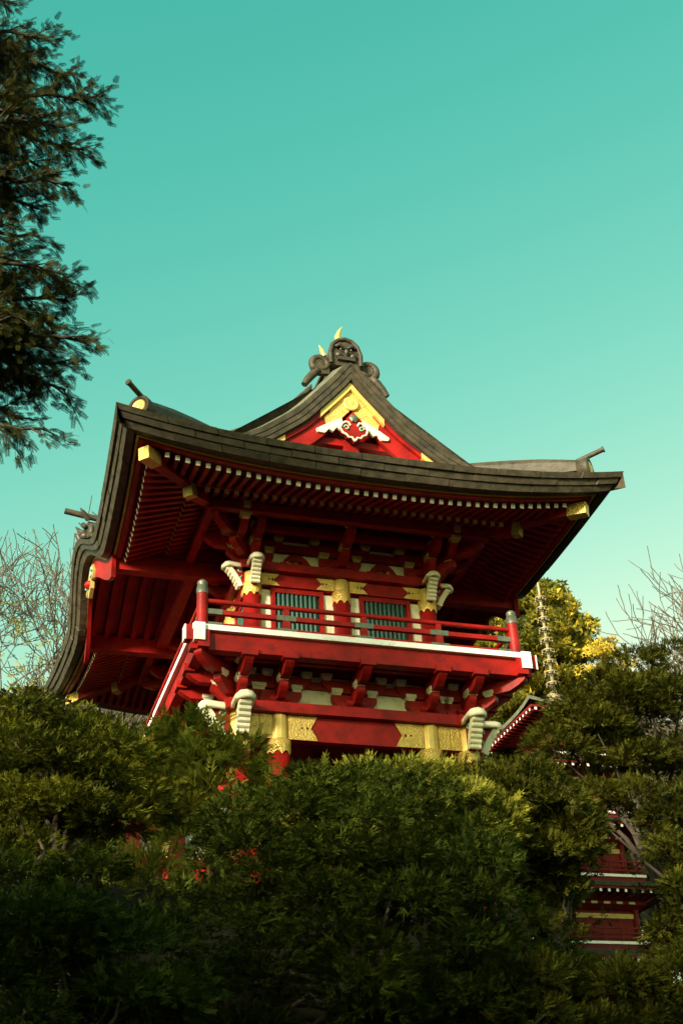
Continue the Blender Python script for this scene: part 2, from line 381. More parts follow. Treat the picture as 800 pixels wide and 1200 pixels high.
# ridge-end mask with horns and scrolls
arch = [(-.31, 5.72), (-.32, 6.0), (-.26, 6.2), (-.14, 6.32), (0, 6.36), (.14, 6.32), (.26, 6.2), (.32, 6.0), (.31, 5.72)]
for e in (-1, 1):
    yf = (lambda y: y) if e < 0 else (lambda y: -y)
    dm = G().prism(arch, lambda a, b, c: (a, c, b), yf(-3.80), yf(-3.55)).put('ridge_end_mask', 'copper')
    for s in (-1, 1):
        # face: cheeks, brows, eyes, ears
        G().tube([(s*.04, yf(-3.83), 6.12), (s*.12, yf(-3.86), 6.17), (s*.2, yf(-3.83), 6.13)], [.03, .05, .03], 7).put('mask_brow', 'copperdark', dm)
        G().lathe([(.001, -.02), (.018, -.012), (.02, 0), (.018, .012), (.001, .02)], (s*.1, yf(-3.85), 6.07), 8).put('mask_eye', 'bronze', dm)
        G().lathe([(.001, -.08), (.06, -.05), (.08, 0), (.06, .05), (.001, .08)], (s*.14, yf(-3.81), 5.94), 8).put('mask_cheek', 'copperdark', dm)
        # scroll fins either side
        sp = [(s*(.46+.17*(1-a/14)*math.cos(a)), yf(-3.7), 5.76+.17*(1-a/14)*math.sin(a)) for a in np.linspace(-1.2, 9, 30)]
        sp = [(s*.80, yf(-3.7), 5.22), (s*.72, yf(-3.7), 5.36), (s*.62, yf(-3.7), 5.5)]+sp
        G().tube(sp, [.06, .075, .08]+[.075-.0018*i for i in range(30)], 7).put('ridge_scroll', 'copper', dm)
        G().prism([(s*.3, 5.55), (s*.62, 5.5), (s*.68, 5.75), (s*.6, 5.93), (s*.45, 5.97), (s*.3, 5.9)], lambda a, b, c: (a, c, b), yf(-3.72), yf(-3.64)).put('scroll_plate', 'copper', dm)
    G().tube([(x*.93, yf(-3.81), 5.74+(z-5.72)*.95) for x, z in arch], .045, 6).put('mask_rim', 'copper', dm)
    G().box(-.17, .17, min(yf(-3.86), yf(-3.8)), max(yf(-3.86), yf(-3.8)), 5.82, 5.9).put('mask_jaw', 'copperdark', dm)
    G().tube([(0, yf(-3.83), 6.06), (0, yf(-3.9), 5.98), (0, yf(-3.85), 5.95)], [.03, .05, .04], 7).put('mask_nose', 'copperdark', dm)
    G().tube([(-.07, yf(-3.66), 6.32), (-.09, yf(-3.67), 6.5), (-.05, yf(-3.68), 6.64), (.01, yf(-3.69), 6.76)], [.07, .06, .035, .006], 8).put('gilt_horn', 'goldflat', dm)
    G().tube([(-.32, yf(-3.5), 6.12), (-.36, yf(-3.5), 6.26), (-.41, yf(-3.5), 6.38)], [.05, .04, .005], 7).put('gilt_horn', 'goldflat', dm)
    G().tube([(.12, yf(-3.66), 6.32), (.14, yf(-3.67), 6.42), (.16, yf(-3.68), 6.46)], [.03, .02, .004], 7).put('gilt_horn', 'goldflat', dm)
# corner ridges with round ends
for sx in (-1, 1):
    for sy in (-1, 1):
        st = [(.42, 2.98, 3.34), (.7, 3.0, 3.50), (1.0, 3.05, 3.66), (1.4, 3.2, 3.84), (1.8, 3.4, 4.0), (2.2, 3.55, 4.15)]
        v = []; sec = [(-.13, 0), (-.13, .45), (-.17, .47), (-.17, .62), (-.12, .64), (-.12, .86), (-.08, 1), (.08, 1), (.12, .86), (.12, .64), (.17, .62), (.17, .47), (.13, .45), (.13, 0)]
        for i, zb, zt in st:
            for w, h in sec:
                v.append((sx*(Xe-i+w*.707), sy*(Ye-i-w*.707), zb-.1+(zt-zb+.1)*h))
        k = len(sec); n = len(st)
        G().add(v, [(i*k+j, i*k+(j+1) % k, (i+1)*k+(j+1) % k, (i+1)*k+j) for i in range(n-1) for j in range(k)]+[tuple(range(k)), tuple((n-1)*k+j for j in range(k))]).put('corner_ridge', 'copper')
        ang = math.atan2(sy, sx)
        ml = G().lathe([(.001, -.16), (.20, -.16), (.21, 0), (.21, .05), (.16, .06), (.16, .03), (.001, .03)], n=22, mi=0)
        me = ml.mesh('corner_ridge_end', ['copper'])
        R0 = Matrix.Translation((sx*(Xe-.42), sy*(Ye-.42), 3.20+BZ)) @ Matrix.Rotation(ang, 4, 'Z') @ Matrix.Rotation(PI/2, 4, 'Y')
        ce = obj('corner_ridge_end', me, gate, mat=R0)
        G().lathe([(.13, .0), (.13, .05), (.09, .065), (.085, .055), (.03, .075), (.001, .08)], n=20).build('gilt_roundel', 'goldflat', ce)
        dx, dy = sx*.707, sy*.707
        a = np.array([sx*(Xe-.62), sy*(Ye-.62), 3.40]); b = np.array([sx*(Xe-.2), sy*(Ye-.2), 3.50])
        G().tube([a, b], .045, 10).tube([b, b+(b-a)*.05], .056, 10).put('ridge_bar', 'copper')
# ridge of the curved gables on the left and right
for s in (-1, 1):
    v = []; st = np.linspace(4.05, 2.2, 8)
    sec = [(-.16, -.1), (-.16, .30), (-.2, .32), (-.2, .42), (-.1, .52), (.1, .52), (.2, .42), (.2, .32), (.16, .30), (.16, -.1)]
    for x in st: v += [(s*x, w, 3.42+h+.02*(4.05-x)) for w, h in sec]
    k = len(sec); G().add(v, [(i*k+j, i*k+(j+1) % k, (i+1)*k+(j+1) % k, (i+1)*k+j) for i in range(7) for j in range(k)]+[tuple(range(k)), tuple(7*k+j for j in range(k))]).put('curved_gable_ridge', 'copper')
    mk = G().prism([(-.24, 3.36), (-.36, 3.5), (-.33, 3.72), (-.22, 3.92), (0, 4.02), (.22, 3.92), (.33, 3.72), (.36, 3.5), (.24, 3.36)], lambda a, b, c: (c, a, b), s*4.02, s*4.18).put('curved_gable_mask', 'copper')
    for sy in (-1, 1):
        G().tube([(s*4.2, sy*.08, 3.85), (s*4.26, sy*.17, 3.86), (s*4.22, sy*.26, 3.78)], [.04, .06, .03], 6).put('mask_brow', 'copperdark', mk)
        G().lathe([(.001, -.09), (.07, -.05), (.09, 0), (.07, .05), (.001, .09)], (s*4.22, sy*.16, 3.62), 8).put('mask_cheek', 'copperdark', mk)
        G().tube([(s*4.18, sy*.25, 3.95), (s*4.28, sy*.34, 4.02), (s*4.36, sy*.36, 4.12)], [.06, .05, .01], 6).put('mask_ear', 'copper', mk)
        G().tube([(s*(4.14), sy*(.42+.14*(1-a/10)*math.cos(a)), 3.55+.14*(1-a/10)*math.sin(a)) for a in np.linspace(-1, 7, 16)], .055, 6).put('ridge_scroll', 'copper', mk)
        G().tube([(s*4.14, sy*.5, 3.42), (s*4.16, sy*.72, 3.33), (s*4.14, sy*.9, 3.2)], [.09, .07, .02], 6).put('ridge_scroll', 'copper', mk)
    G().tube([(s*4.2, 0, 3.78), (s*4.34, 0, 3.7), (s*4.28, 0, 3.6)], [.05, .08, .06], 7).put('mask_nose', 'copperdark', mk)
    G().box(min(s*4.18, s*4.28), max(s*4.18, s*4.28), -.2, .2, 3.44, 3.52).put('mask_jaw', 'copperdark', mk)
    G().tube([(s*3.6, 0, 4.08), (s*4.62, 0, 4.24)], .06, 10).put('ridge_bar', 'copper')

# soffit boards, rafters
RS = .165
TIPI = .587
def ztip(t): return et(t)-.372
for e in (-1, 1):                      # front and back soffits
    r = [[], [], []]
    for a in range(41):
        t = -1+2*a/40
        r[0].append((t*(Xe-.5), e*(Ye-.5), et(t)-.20)); r[1].append((t*(Xe-1.42), e*(Ye-1.42), 2.62)); r[2].append((t*(Xe-2.77), e*(UY-.02), 3.0))
    G().grid(r, smooth=False).put('soffit_board', 'red')
for s in (-1, 1):
    for e in (-1, 1):
        r = [[], [], []]
        for a in range(21):
            y = 1.66+(Ye-1.66)*a/20; t = y/Ye
            q = lambda i: 1.66+(Ye-i-1.66)*a/20
            r[0].append((s*(xl(y)-.5), e*q(.5), et(t)-.20)); r[1].append((s*(Xe-1.42), e*q(1.42), 2.62)); r[2].append((s*(UX-.02), e*q(2.75), 3.0))
        G().grid(r, smooth=False).put('soffit_board', 'red')
def rafter_mesh(name, w, h, tipmat):
    mb = MB(); mb.box(0, 1, -w/2, w/2, -h/2, h/2); mb.m[5] = 1     # face at x=0 is the painted tip
    return mb.mesh(name, ['red', tipmat])
RF = rafter_mesh('flying_rafter', .075, .085, 'white'); RB = rafter_mesh('base_rafter', .085, .09, 'goldflat')
def rafter(me, tip, inner, name):
    tip = Vector(tip); inner = Vector(inner); d = inner-tip; L = d.length; x = d.normalized(); z = Vector((0, 0, 1)); y = z.cross(x).normalized(); z = x.cross(y)
    Mx = Matrix(((x[0]*L, y[0], z[0], tip[0]), (x[1]*L, y[1], z[1], tip[1]), (x[2]*L, y[2], z[2], tip[2]+BZ), (0, 0, 0, 1)))
    return obj(name, me, gate, mat=Mx)
back_rafters = G()
def back_box(tip, inner, w):
    (x0, y0, z0), (x1, y1, z1) = tip, inner
    back_rafters.add([(x0-w/2, y0, z0-.045), (x0+w/2, y0, z0-.045), (x0+w/2, y0, z0+.045), (x0-w/2, y0, z0+.045), (x1-w/2, y1, z1-.045), (x1+w/2, y1, z1-.045), (x1+w/2, y1, z1+.045), (x1-w/2, y1, z1+.045)],
        [(0, 1, 2, 3), (7, 6, 5, 4), (0, 4, 5, 1), (1, 5, 6, 2), (2, 6, 7, 3), (3, 7, 4, 0)])
HO = Ye-Xe
for e in (-1, 1):
    for k in range(-21, 22):
        x = k*RS; t = x/(Xe-.5); zt = ztip(t); hip = HO+abs(x)
        tip = (x, e*(Ye-TIPI), zt); yin = max(3.98, hip+.06)
        if yin < Ye-TIPI-.1:
            u = (Ye-TIPI-yin)/(Ye-TIPI-3.98); inn = (x, e*yin, zt+(2.575-zt)*u)
            rafter(RF, tip, inn, 'flying_rafter') if e < 0 else back_box(tip, inn, .075)
        if abs(k) <= 16:
            tip = (x, e*4.0, 2.494); yin = max(UY, hip+.06); inn = (x, e*yin, 2.494+(4.0-yin)*.33)
            if yin < 3.9: rafter(RB, tip, inn, 'base_rafter') if e < 0 else back_box(tip, inn, .085)
for s in (-1, 1):
    for k in range(-28, 29):
        y = k*RS; t = y/(Ye-.5)
        if abs(y) < 1.72 or abs(y) > Ye-TIPI-.3: continue
        zt = ztip(t); hip = abs(y)-HO; xt = xl(y)-TIPI
        tip = (s*xt, y, zt); xin = max(2.92, hip+.06)
        if xin < xt-.1:
            u = (xt-xin)/(xt-2.92); rafter(RF, tip, (s*xin, y, zt+(2.575-zt)*u), 'flying_rafter')
        xin = max(UX, hip+.06)
        if xin < 2.85: rafter(RB, (s*2.93, y, 2.494), (s*xin, y, 2.494+(2.93-xin)*.33), 'base_rafter')
br = back_rafters.put('rear_rafters', 'red'); br['kind'] = 'stuff'
# boards above the base rafter tips
for e in (-1, 1): G().box(-2.95, 2.95, min(e*3.96, e*4.02), max(e*3.96, e*4.02), 2.545, 2.61).put('tip_board', 'red')
for s in (-1, 1):
    for e in (-1, 1): G().box(min(s*2.89, s*2.95), max(s*2.89, s*2.95), min(e*1.68, e*3.95), max(e*1.68, e*3.95), 2.546, 2.611).put('tip_board', 'red')
# hip rafters with gilt ends
def beam_between(a, b, w, h, name, mats, ext=0, tipmi=None):
    a = Vector(a); b = Vector(b); x = (b-a).normalized(); z = Vector((0, 0, 1)); y = z.cross(x).normalized(); z = x.cross(y)
    mb = G(); L = (b-a).length
    pts = [tuple(a+x*l+y*p+z*q) for l in (0, L) for p, q in ((-w/2, -h/2), (w/2, -h/2), (w/2, h/2), (-w/2, h/2))]
    mb.add(pts, [(3, 2, 1, 0), (4, 5, 6, 7), (0, 1, 5, 4), (1, 2, 6, 5), (2, 3, 7, 6), (3, 0, 4, 7)])
    if tipmi is not None: mb.m[0] = tipmi
    return mb.put(name, mats)
for sx in (-1, 1):
    for sy in (-1, 1):
        P = lambda i, z: (sx*(Xe-i), sy*(Ye-i), z)
        beam_between(P(.56, 2.42), P(1.7, 2.60), .17, .20, 'hip_rafter', 'red')
        beam_between(P(.52, 2.415), P(.76, 2.453), .19, .22, 'hip_rafter_cap', 'gold')
        beam_between(P(1.40, 2.40), P(2.9, 2.85), .17, .22, 'hip_rafter', 'red')
        beam_between(P(1.385, 2.396), P(1.49, 2.428), .18, .23, 'hip_rafter_cap', 'golddim')
# vaults of the curved gables
for s in (-1, 1):
    ys = np.linspace(-1.72, 1.72, 33)
    vz = lambda y: 2.42+.72*kb(y*1.12)
    G().grid([[(s*x, y, vz(y)) for y in ys] for x in (3.98, 1.62)]).put('vault_board', 'red')
    for x in np.arange(1.95, 3.8, .26):
        mb = G(); v = []
        for y in ys: v += [(s*(x-.05), y, vz(y)-.015), (s*(x+.05), y, vz(y)-.015), (s*(x+.05), y, vz(y)-.12), (s*(x-.05), y, vz(y)-.12)]
        mb.add(v, [(i*4+j, i*4+(j+1) % 4, (i+1)*4+(j+1) % 4, (i+1)*4+j) for i in range(len(ys)-1) for j in range(4)]).put('vault_rib', 'red')
    for e in (-1, 1):
        G().box(min(s*3.86, s*1.62), max(s*3.86, s*1.62), e*1.63-.1, e*1.63+.1, 2.10, 2.40).put('eave_beam', 'red')
        G().box(min(s*3.87, s*3.85), max(s*3.87, s*3.85), e*1.63-.07, e*1.63+.07, 2.2, 2.36).put('beam_end_cap', 'white')
    for e in (-1, 1): G().box(min(s*3.9, s*1.62), max(s*3.9, s*1.62), e*1.68-.02, e*1.68+.02, 2.36, 3.02).put('vault_side_board', 'red')
    G().box(min(s*2.5, s*2.3), max(s*2.5, s*2.3), -1.6, 1.6, 2.2, 2.42).put('vault_beam', 'red')
    pd = G().prism([(-.02, 3.05), (-.3, 2.95), (-.5, 2.72), (-.42, 2.6), (-.22, 2.66), (-.2, 2.5), (0, 2.38), (.2, 2.5), (.22, 2.66), (.42, 2.6), (.5, 2.72), (.3, 2.95)], lambda a, b, c: (c, a, b), s*4.06, s*3.99).put('vault_pendant', 'golddim')
    for e in (-1, 1):
        G().tube([(s*4.07, e*(.28+.12*(1-a/8)*math.cos(a)), 2.76+.12*(1-a/8)*math.sin(a)) for a in np.linspace(0, 6, 14)], .03, 5).put('pendant_curl', 'verdigris', pd)
    G().lathe([(.001, -.1), (.1, -.05), (.12, 0), (.1, .05), (.001, .1)], (s*4.04, 0, 2.66), 10).put('pendant_boss', 'red', pd)

# ---- walls and columns
def column(x, y, zb, r, ztop, fl, zband, par=gate, name='column'):
    c = G().lathe([(r*1.04, zb), (r*1.04, zb+.3), (r, 0 if zb < 0 < zband else zb+.6), (r*.98, zband+.27), (fl*.9, zband+.275), (fl*.85, ztop-.02)], (x, y, 0), 20).put(name, 'red')
    G().lathe([(fl, zband+.27), (fl, zband+.30), (fl, ztop-.03), (fl*.9, ztop)], (x, y, 0), 36, rfn=lambda j, z: (1.03, 1.0, .95)[j % 3] if zband+.28 < z < ztop-.01 else 1.0).put('gilt_fluting', 'goldflat', None).parent = gate
    # band with a scalloped lower edge
    n = 32; v = []; R = r+.012
    for j in range(n):
        a = 2*PI*j/n; ed = zband+.07*abs(math.sin(a*4))
        v += [(x+R*math.cos(a), y+R*math.sin(a), ed), (x+R*math.cos(a), y+R*math.sin(a), zband+.27)]
    for j in range(n): v.append((x+fl*math.cos(2*PI*j/n), y+fl*math.sin(2*PI*j/n), zband+.285))
    fs = [(2*j, 2*((j+1) % n), 2*((j+1) % n)+1, 2*j+1) for j in range(n)]+[(2*j+1, 2*((j+1) % n)+1, 2*n+(j+1) % n, 2*n+j) for j in range(n)]
    G().add(v, fs, 0, True).put('gilt_band', 'gold')
    return c
# plate with a swallow-tail end; T maps (along, out, z) to a point
def tail_plate(T, s0, s1, z0, z1, o):
    m = (z0+z1)/2; d = 1 if s1 > s0 else -1; nt_ = .09*d
    poly = [(s0, z0), (s1+.02*d, z0), (s1-.03*d, (z0+m)/2), (s1-nt_, m), (s1-.03*d, (z1+m)/2), (s1+.02*d, z1), (s0, z1)]
    p = G().prism(poly, lambda a, b, c: T(a, c, b), o, o+.016).put('gilt_plate', 'gold')
    for q in ((.32, .06), (.52, .035)):
        cx = s0+(s1-s0)*(1-q[0])
        G().prism([(cx-.02, m), (cx, m-q[1]*.6), (cx+.02, m), (cx, m+q[1]*.6)], lambda a, b, c: T(a, c, b), o+.012, o+.02).put('plate_opening', 'dark', p).location = (0, 0, 0)
def face(side, X0, Y0):
    if side == 'F': return lambda s, o, z: (s, -(Y0+o), z)
    if side == 'L': return lambda s, o, z: (-(X0+o), s, z)
    if side == 'R': return lambda s, o, z: ((X0+o), s, z)
    return lambda s, o, z: (s, (Y0+o), z)
def fbox(T, s0, s1, o0, o1, z0, z1, name, mats):
    a = T(s0, o0, z0); b = T(s1, o1, z1)
    return G().box(min(a[0], b[0]), max(a[0], b[0]), min(a[1], b[1]), max(a[1], b[1]), z0, z1).put(name, mats)
UCOLS = {'F': [-UX, 0, UX], 'L': [-1.35, 1.35], 'R': [-1.35, 1.35], 'B': [0]}
for side in 'FLRB':
    T = face(side, UX, UY); half = UX if side in 'FB' else UY
    allc = sorted(set([-half, half]+UCOLS[side]))
    fbox(T, -half, half, -.10, -.06, -.05, 3.0, 'wall_panel', 'red')
    fbox(T, -half-.02, half+.02, -.05, .07, 1.457, 1.69, 'head_beam', 'red')
    e = .22 if side in 'FB' else .20
    fbox(T, -half-e, half+e, -.2 if side in 'FB' else -.19, .19 if side in 'FB' else .188, 1.70, 1.858 if side in 'FB' else 1.855, 'cap_board', 'red')
    fbox(T, -half, half, -.055, .05, 2.18, 2.32, 'wall_beam', 'red')
    fbox(T, -half, half, -.058, -.03, 1.86, 2.16, 'plaster_panel', 'cream')
    fbox(T, -half, half, -.057, -.03, 2.33, 2.42, 'plaster_strip', 'cream')
    fbox(T, -half-.9, half+.9, .82, .96, 2.36 if side in 'FB' else 2.362, 2.53 if side in 'FB' else 2.528, 'eave_purlin', 'red')
    fbox(T, -half, half, -.06, .05, -.02, .12, 'sill_beam', 'red')
    for c in allc:
        for d in (-1, 1):
            if -half <= c+d*.44 <= half: tail_plate(T, c+d*.14, c+d*.45, 1.462, 1.686, .071)
    for a, b in zip(allc[:-1], allc[1:]):
        mid = (a+b)/2; w = (b-a)/2
        if w > .85 and side in 'LR' and abs(mid) < .1:       # doors in the middle bay
            fbox(T, mid-.9, mid+.9, -.055, .0, .12, 1.40, 'door_panel', 'red'); continue
        hw = .36
        for d in (-1, 1):
            fbox(T, mid+d*(hw+.075)-.035, mid+d*(hw+.075)+.035, -.055, .03, .12, 1.455, 'window_post', 'red')
            s0, s1 = sorted((mid+d*(hw+.115), mid+d*(w-.13)))
            if s1-s0 > .05: fbox(T, s0, s1, -.058, -.01, .121, 1.41, 'plaster_panel', 'cream')
        fbox(T, mid-hw-.04, mid+hw+.04, -.055, .028, 1.36, 1.454, 'window_head', 'red')
        wn = fbox(T, mid-hw-.04, mid+hw+.04, -.058, -.045, .121, 1.36, 'window', 'green')
        for k in range(9):
            s = mid-hw+.04+k*(2*hw-.08)/8; p = T(s, -.02, 0)
            G().lathe([(.036, .121), (.036, 1.36)], p, 8).put('lattice_bar', 'green', wn).location = (0, 0, 0)
        # carved arch (frog-leg strut) above
        arc = [(-.60, 1.86), (-.42, 1.87), (-.34, 1.93), (-.26, 2.04), (-.15, 2.12), (0, 2.15), (.15, 2.12), (.26, 2.04), (.34, 1.93), (.42, 1.87), (.60, 1.86), (.30, 1.861), (.2, 1.95), (.1, 2.0), (0, 2.02), (-.1, 2.0), (-.2, 1.95), (-.30, 1.861)]
        arc = [(mid+.8*p[0]*min(1, w/.8), p[1]) for p in arc]
        n = len(arc)//2+1
        fa = G()
        outer = arc[1:10]; inner = [arc[17], arc[16], arc[15], arc[15], arc[14], arc[13], arc[13], arc[12], arc[11]]
        for k in range(8):
            q = [outer[k], outer[k+1], inner[k+1], inner[k]]
            fa.add([T(p[0], .03, p[1]) for p in q]+[T(p[0], -.03, p[1]) for p in q], [(0, 1, 2, 3), (0, 4, 5, 1), (3, 2, 6, 7)])
        ar = fa.put('carved_strut', 'red')
        fbox(T, mid-.28, mid+.28, -.056, -.02, 1.862, 2.0, 'strut_back', 'dark')
        cv = G()
        for k in range(9):
            a = random.uniform(-.17, .17); b = random.uniform(1.88, 1.98); p = T(mid+a, -.0, b)
            cv.lathe([(.001, -.035), (.035, -.01), (.04, 0), (.035, .015), (.001, .03)], p, 6, mi=k % 3)
        cv.put('strut_carving', ['verdigris', 'golddim', 'green'])
for x in (-UX, 0, UX):
    for y in (-UY, UY): column(x, y, -.1, .155, 1.694, .148, 1.20)
for x in (-UX, UX):
    for y in (-1.35, 1.35): column(x, y, -.1, .155, 1.694, .148, 1.20)

# ---- bracket sets
CUP = MB(); cup_prof = [(.062, 0), (.075, .035), (.092, .055), (.092, .11)]
def square_lathe(mb, prof, mi=0):
    v = []
    for r, z in prof: v += [(-r, -r, z), (r, -r, z), (r, r, z), (-r, r, z)]
    k = len(prof); mb.add(v, [(i*4+j, i*4+(j+1) % 4, (i+1)*4+(j+1) % 4, (i+1)*4+j) for i in range(k-1) for j in range(4)]+[(3, 2, 1, 0), tuple((k-1)*4+j for j in range(4))], mi)
square_lathe(CUP, cup_prof); CUPM = CUP.mesh('bracket_cup', ['cream'])
CUPA = MB(); square_lathe(CUPA, cup_prof); CUPA = CUPA.mesh('bracket_cup_dim', ['golddim'])
BL = MB(); square_lathe(BL, [(.10, 0), (.15, .06), (.16, .08), (.16, .12)]); BLOCK = BL.mesh('bracket_base', ['red'])
def arm_mesh(name, L, h, w, both, tip='red'):
    """bracket arm along +x from the wall (or both ways), its lower corners rounded up"""
    def end(x, d): return [(x-d*.20, -h*.75-.03), (x-d*.09, -h*.55), (x-d*.02, -h*.2), (x, 0), (x, h*.45)]
    poly = (end(L, 1)+end(-L, -1)[::-1]) if both else ([(-.1, -h*.75-.03)]+end(L, 1)+[(-.1, h*.45)])
    mb = MB().prism(poly, lambda a, b, c: (a, c, b), -w/2, w/2)
    return mb.mesh(name, ['red'])
A1 = arm_mesh('bracket_arm', .44, .16, .13, False); A2 = arm_mesh('long_bracket_arm', .84, .16, .14, False)
AP = arm_mesh('cross_arm', .38, .20, .12, True); AP2 = arm_mesh('long_cross_arm', .55, .15, .11, True)
CAPB = boxmesh('arm_capital', .25, .17, .12, 'red')
def bracket_set(p, ang, z0, cup, outer=1.0, parallel=True, cap=True, tipgold=False):
    """p: wall point, ang: outward direction, z0: top of the cap board"""
    R = Matrix.Translation((p[0], p[1], BZ)) @ Matrix.Rotation(ang, 4, 'Z')
    S = Matrix.Scale(outer, 4, (1, 0, 0))
    put = lambda n, me, x, y, z, sc=False, rot=0: obj(n, me, gate, mat=R @ Matrix.Translation((x*(outer if not sc else 1), y, z)) @ (S if sc else Matrix.Identity(4)) @ Matrix.Rotation(rot, 4, 'Z'))
    put('bracket_base', BLOCK, .0, 0, z0-.005)
    put('bracket_arm', A1, 0, 0, z0+.20, True); put('bracket_cup', cup, .36, 0, z0+.265)
    put('long_bracket_arm', A2, 0, 0, z0+.44, True)
    if parallel:
        put('cross_arm', AP, 0.02, 0, z0+.155, False, PI/2)
        for d in (-1, 1): put('bracket_cup', cup, .02, d*.30, z0+.24)
        put('long_cross_arm', AP2, .04, 0, z0+.42, False, PI/2)
        for d in (-1, 1): put('bracket_cup', cup, .04, d*.47, z0+.48)
    if cap: put('arm_capital', CAPB, .80, 0, z0+.448, False, PI/2)
    if tipgold:
        put('bracket_cup', CUPA, .78, 0, z0+.50); put('arm_tip', TIPG, .80, 0, z0+.61)
TIPG = boxmesh('arm_tip', .11, .10, .12, 'golddim')
ANG = {'F': -PI/2, 'L': PI, 'R': 0, 'B': PI/2}
LOWS = {'F': [-LB, -LA, 0, LA, LB], 'L': [-LY, -2.43, -1.22, 0, 1.22, 2.43, LY], 'R': [-LY, -2.43, -1.22, 0, 1.22, 2.43, LY]}
for side in 'FLR':
    T = face(side, LB, LY)
    for s in LOWS[side]:
        bracket_set(T(s, 0, 0), ANG[side], -.896, CUPM)
for sx in (-1, 1):
    for sy in (-1, 1): bracket_set((sx*LB, sy*LY), math.atan2(sy, sx), -.89, CUPM, 1.38, False, False)
UPS = {'F': [-UX, 0, UX], 'L': [-UY, -1.35, 1.35, UY], 'R': [-UY, -1.35, 1.35, UY]}
for side in 'FLR':
    T = face(side, UX, UY)
    for s in UPS[side]: bracket_set(T(s, 0, 0), ANG[side], 1.858, CUPA, 1.0, True, False, side == 'F')
for sx in (-1, 1):
    for sy in (-1, 1):
        bracket_set((sx*UX, sy*UY), math.atan2(sy, sx), 1.862, CUPA, 1.4, False, False, True)
for side in 'F':
    T = face('F', UX, UY)
    for s in (-1.9, 1.9): obj('long_bracket_arm', A2, gate, mat=Matrix.Translation((s, -UY, 2.30+BZ)) @ Matrix.Rotation(-PI/2, 4, 'Z')); obj('bracket_cup', CUPA, gate, (s, -UY-.85, 2.27+BZ)); obj('arm_tip', TIPG, gate, (s, -UY-.98, 2.40+BZ))
    # stepped beams between wall and purlin
    fbox(T, -UX-.6, UX+.6, .30, .42, 2.36, 2.48, 'step_beam', 'red')

# ---- lower storey
for side in 'FLRB':
    T = face(side, LB, LY); half = LB if side in 'FB' else LY; k = 0 if side in 'FB' else .003
    fbox(T, -half-.05, half+.05, -.07, .07+k, -1.485+k, -1.075-k, 'head_beam', 'red')
    fbox(T, -half-.24-k, half+.24+k, -.2, .2+k, -1.07+k, -.90-k, 'cap_board', 'red')
    fbox(T, -half, half, -.06, -.03, -.90, -.55, 'plaster_panel', 'cream')
    fbox(T, -half, half, -.061, .045, -.56, -.44, 'wall_beam', 'red')
    fbox(T, -half, half, -.06, -.035, -.43, -.32, 'plaster_strip', 'cream')
    fbox(T, -half, half, -.061, .04, -.31, -.14, 'wall_beam', 'red')
    cs = {'F': [-LB, -LA, LA, LB], 'B': [-LB, -LA, LA, LB]}.get(side, [-LY, -2.43, 2.43, LY])
    for c in cs:
        for d in (-1, 1):
            q = [abs(c+d*g-o) for g in (.14, .62) for o in cs]
            near = min([abs(o-c) for o in cs if (o-c)*d > .01] or [9])
            if near > 2 and abs(c) < half: tail_plate(T, c+d*.14, c+d*.60, -1.48, -1.08, .075)
            elif near < 1 :
                a, b = sorted((c+d*.13, c+d*(near/2-.005))); fbox(T, a, b, .071, .088, -1.48, -1.08, 'gilt_plate', 'gold')
for x in (-LB, -LA, LA, LB):
    for y in (-LY, LY): column(x, y, -4.4, .178, -1.07, .152, -1.77)
for x in (-LB, LB):
    for y in (-2.43, 2.43): column(x, y, -4.4, .178, -1.07, .152, -1.77)
G().box(-LB+.1, LB-.1, -LY+.1, LY-.1, -1.38, -1.33).put('lower_ceiling', 'dark')
for y in (-1.2, 1.2): G().box(-LB+.1, LB-.1, y-.05, y+.05, -4.4, -1.38).put('inner_wall', 'red')
for x in (-.75, .45): beam_between((x, -LY+.2, -1.75), (x+.35, -2.2, -1.42), .1, .1, 'inner_brace', 'red')
# ---- balcony
XD, YD = 2.852, 3.999
G().box(-XD+.03, XD-.03, -YD+.03, YD-.03, -.07, -.005).put('balcony_floor', 'red')
for side in 'FLRB':
    T = face(side, XD, YD); half = XD if side in 'FB' else YD; k = 0 if side in 'FB' else .004
    fbox(T, -half+k*9, half-k*9, -.16, 0-k, -.098, -.004, 'balcony_edge', 'white')
    fbox(T, -half-.02, half+.02, -.26, -.075-k, -.40+k, -.101-k, 'edge_beam', 'red')
    fbox(T, -half+.4, half-.4, -.50, -.40, -.36, -.22, 'under_beam', 'red')
for sx in (-1, 1):
    for sy in (-1, 1):
        # beam ends that cross at the corners, painted white
        a, b = sorted((sx*(XD-.1), sx*(XD+.10))); y0 = sy*(YD-.12)
        G().box(a, b, y0-.085, y0+.085, -.27, -.02).put('beam_end', 'red')
        c = sx*(XD+.1); G().box(min(c, c+sx*.025), max(c, c+sx*.025), y0-.087, y0+.087, -.272, -.018).put('beam_end_cap', 'white')
        x0 = sx*(XD-.10); a, b = sorted((sy*(YD-.1), sy*(YD+.05)))
        G().box(x0-.085, x0+.085, a, b, -.30, -.003).put('beam_end', 'white')
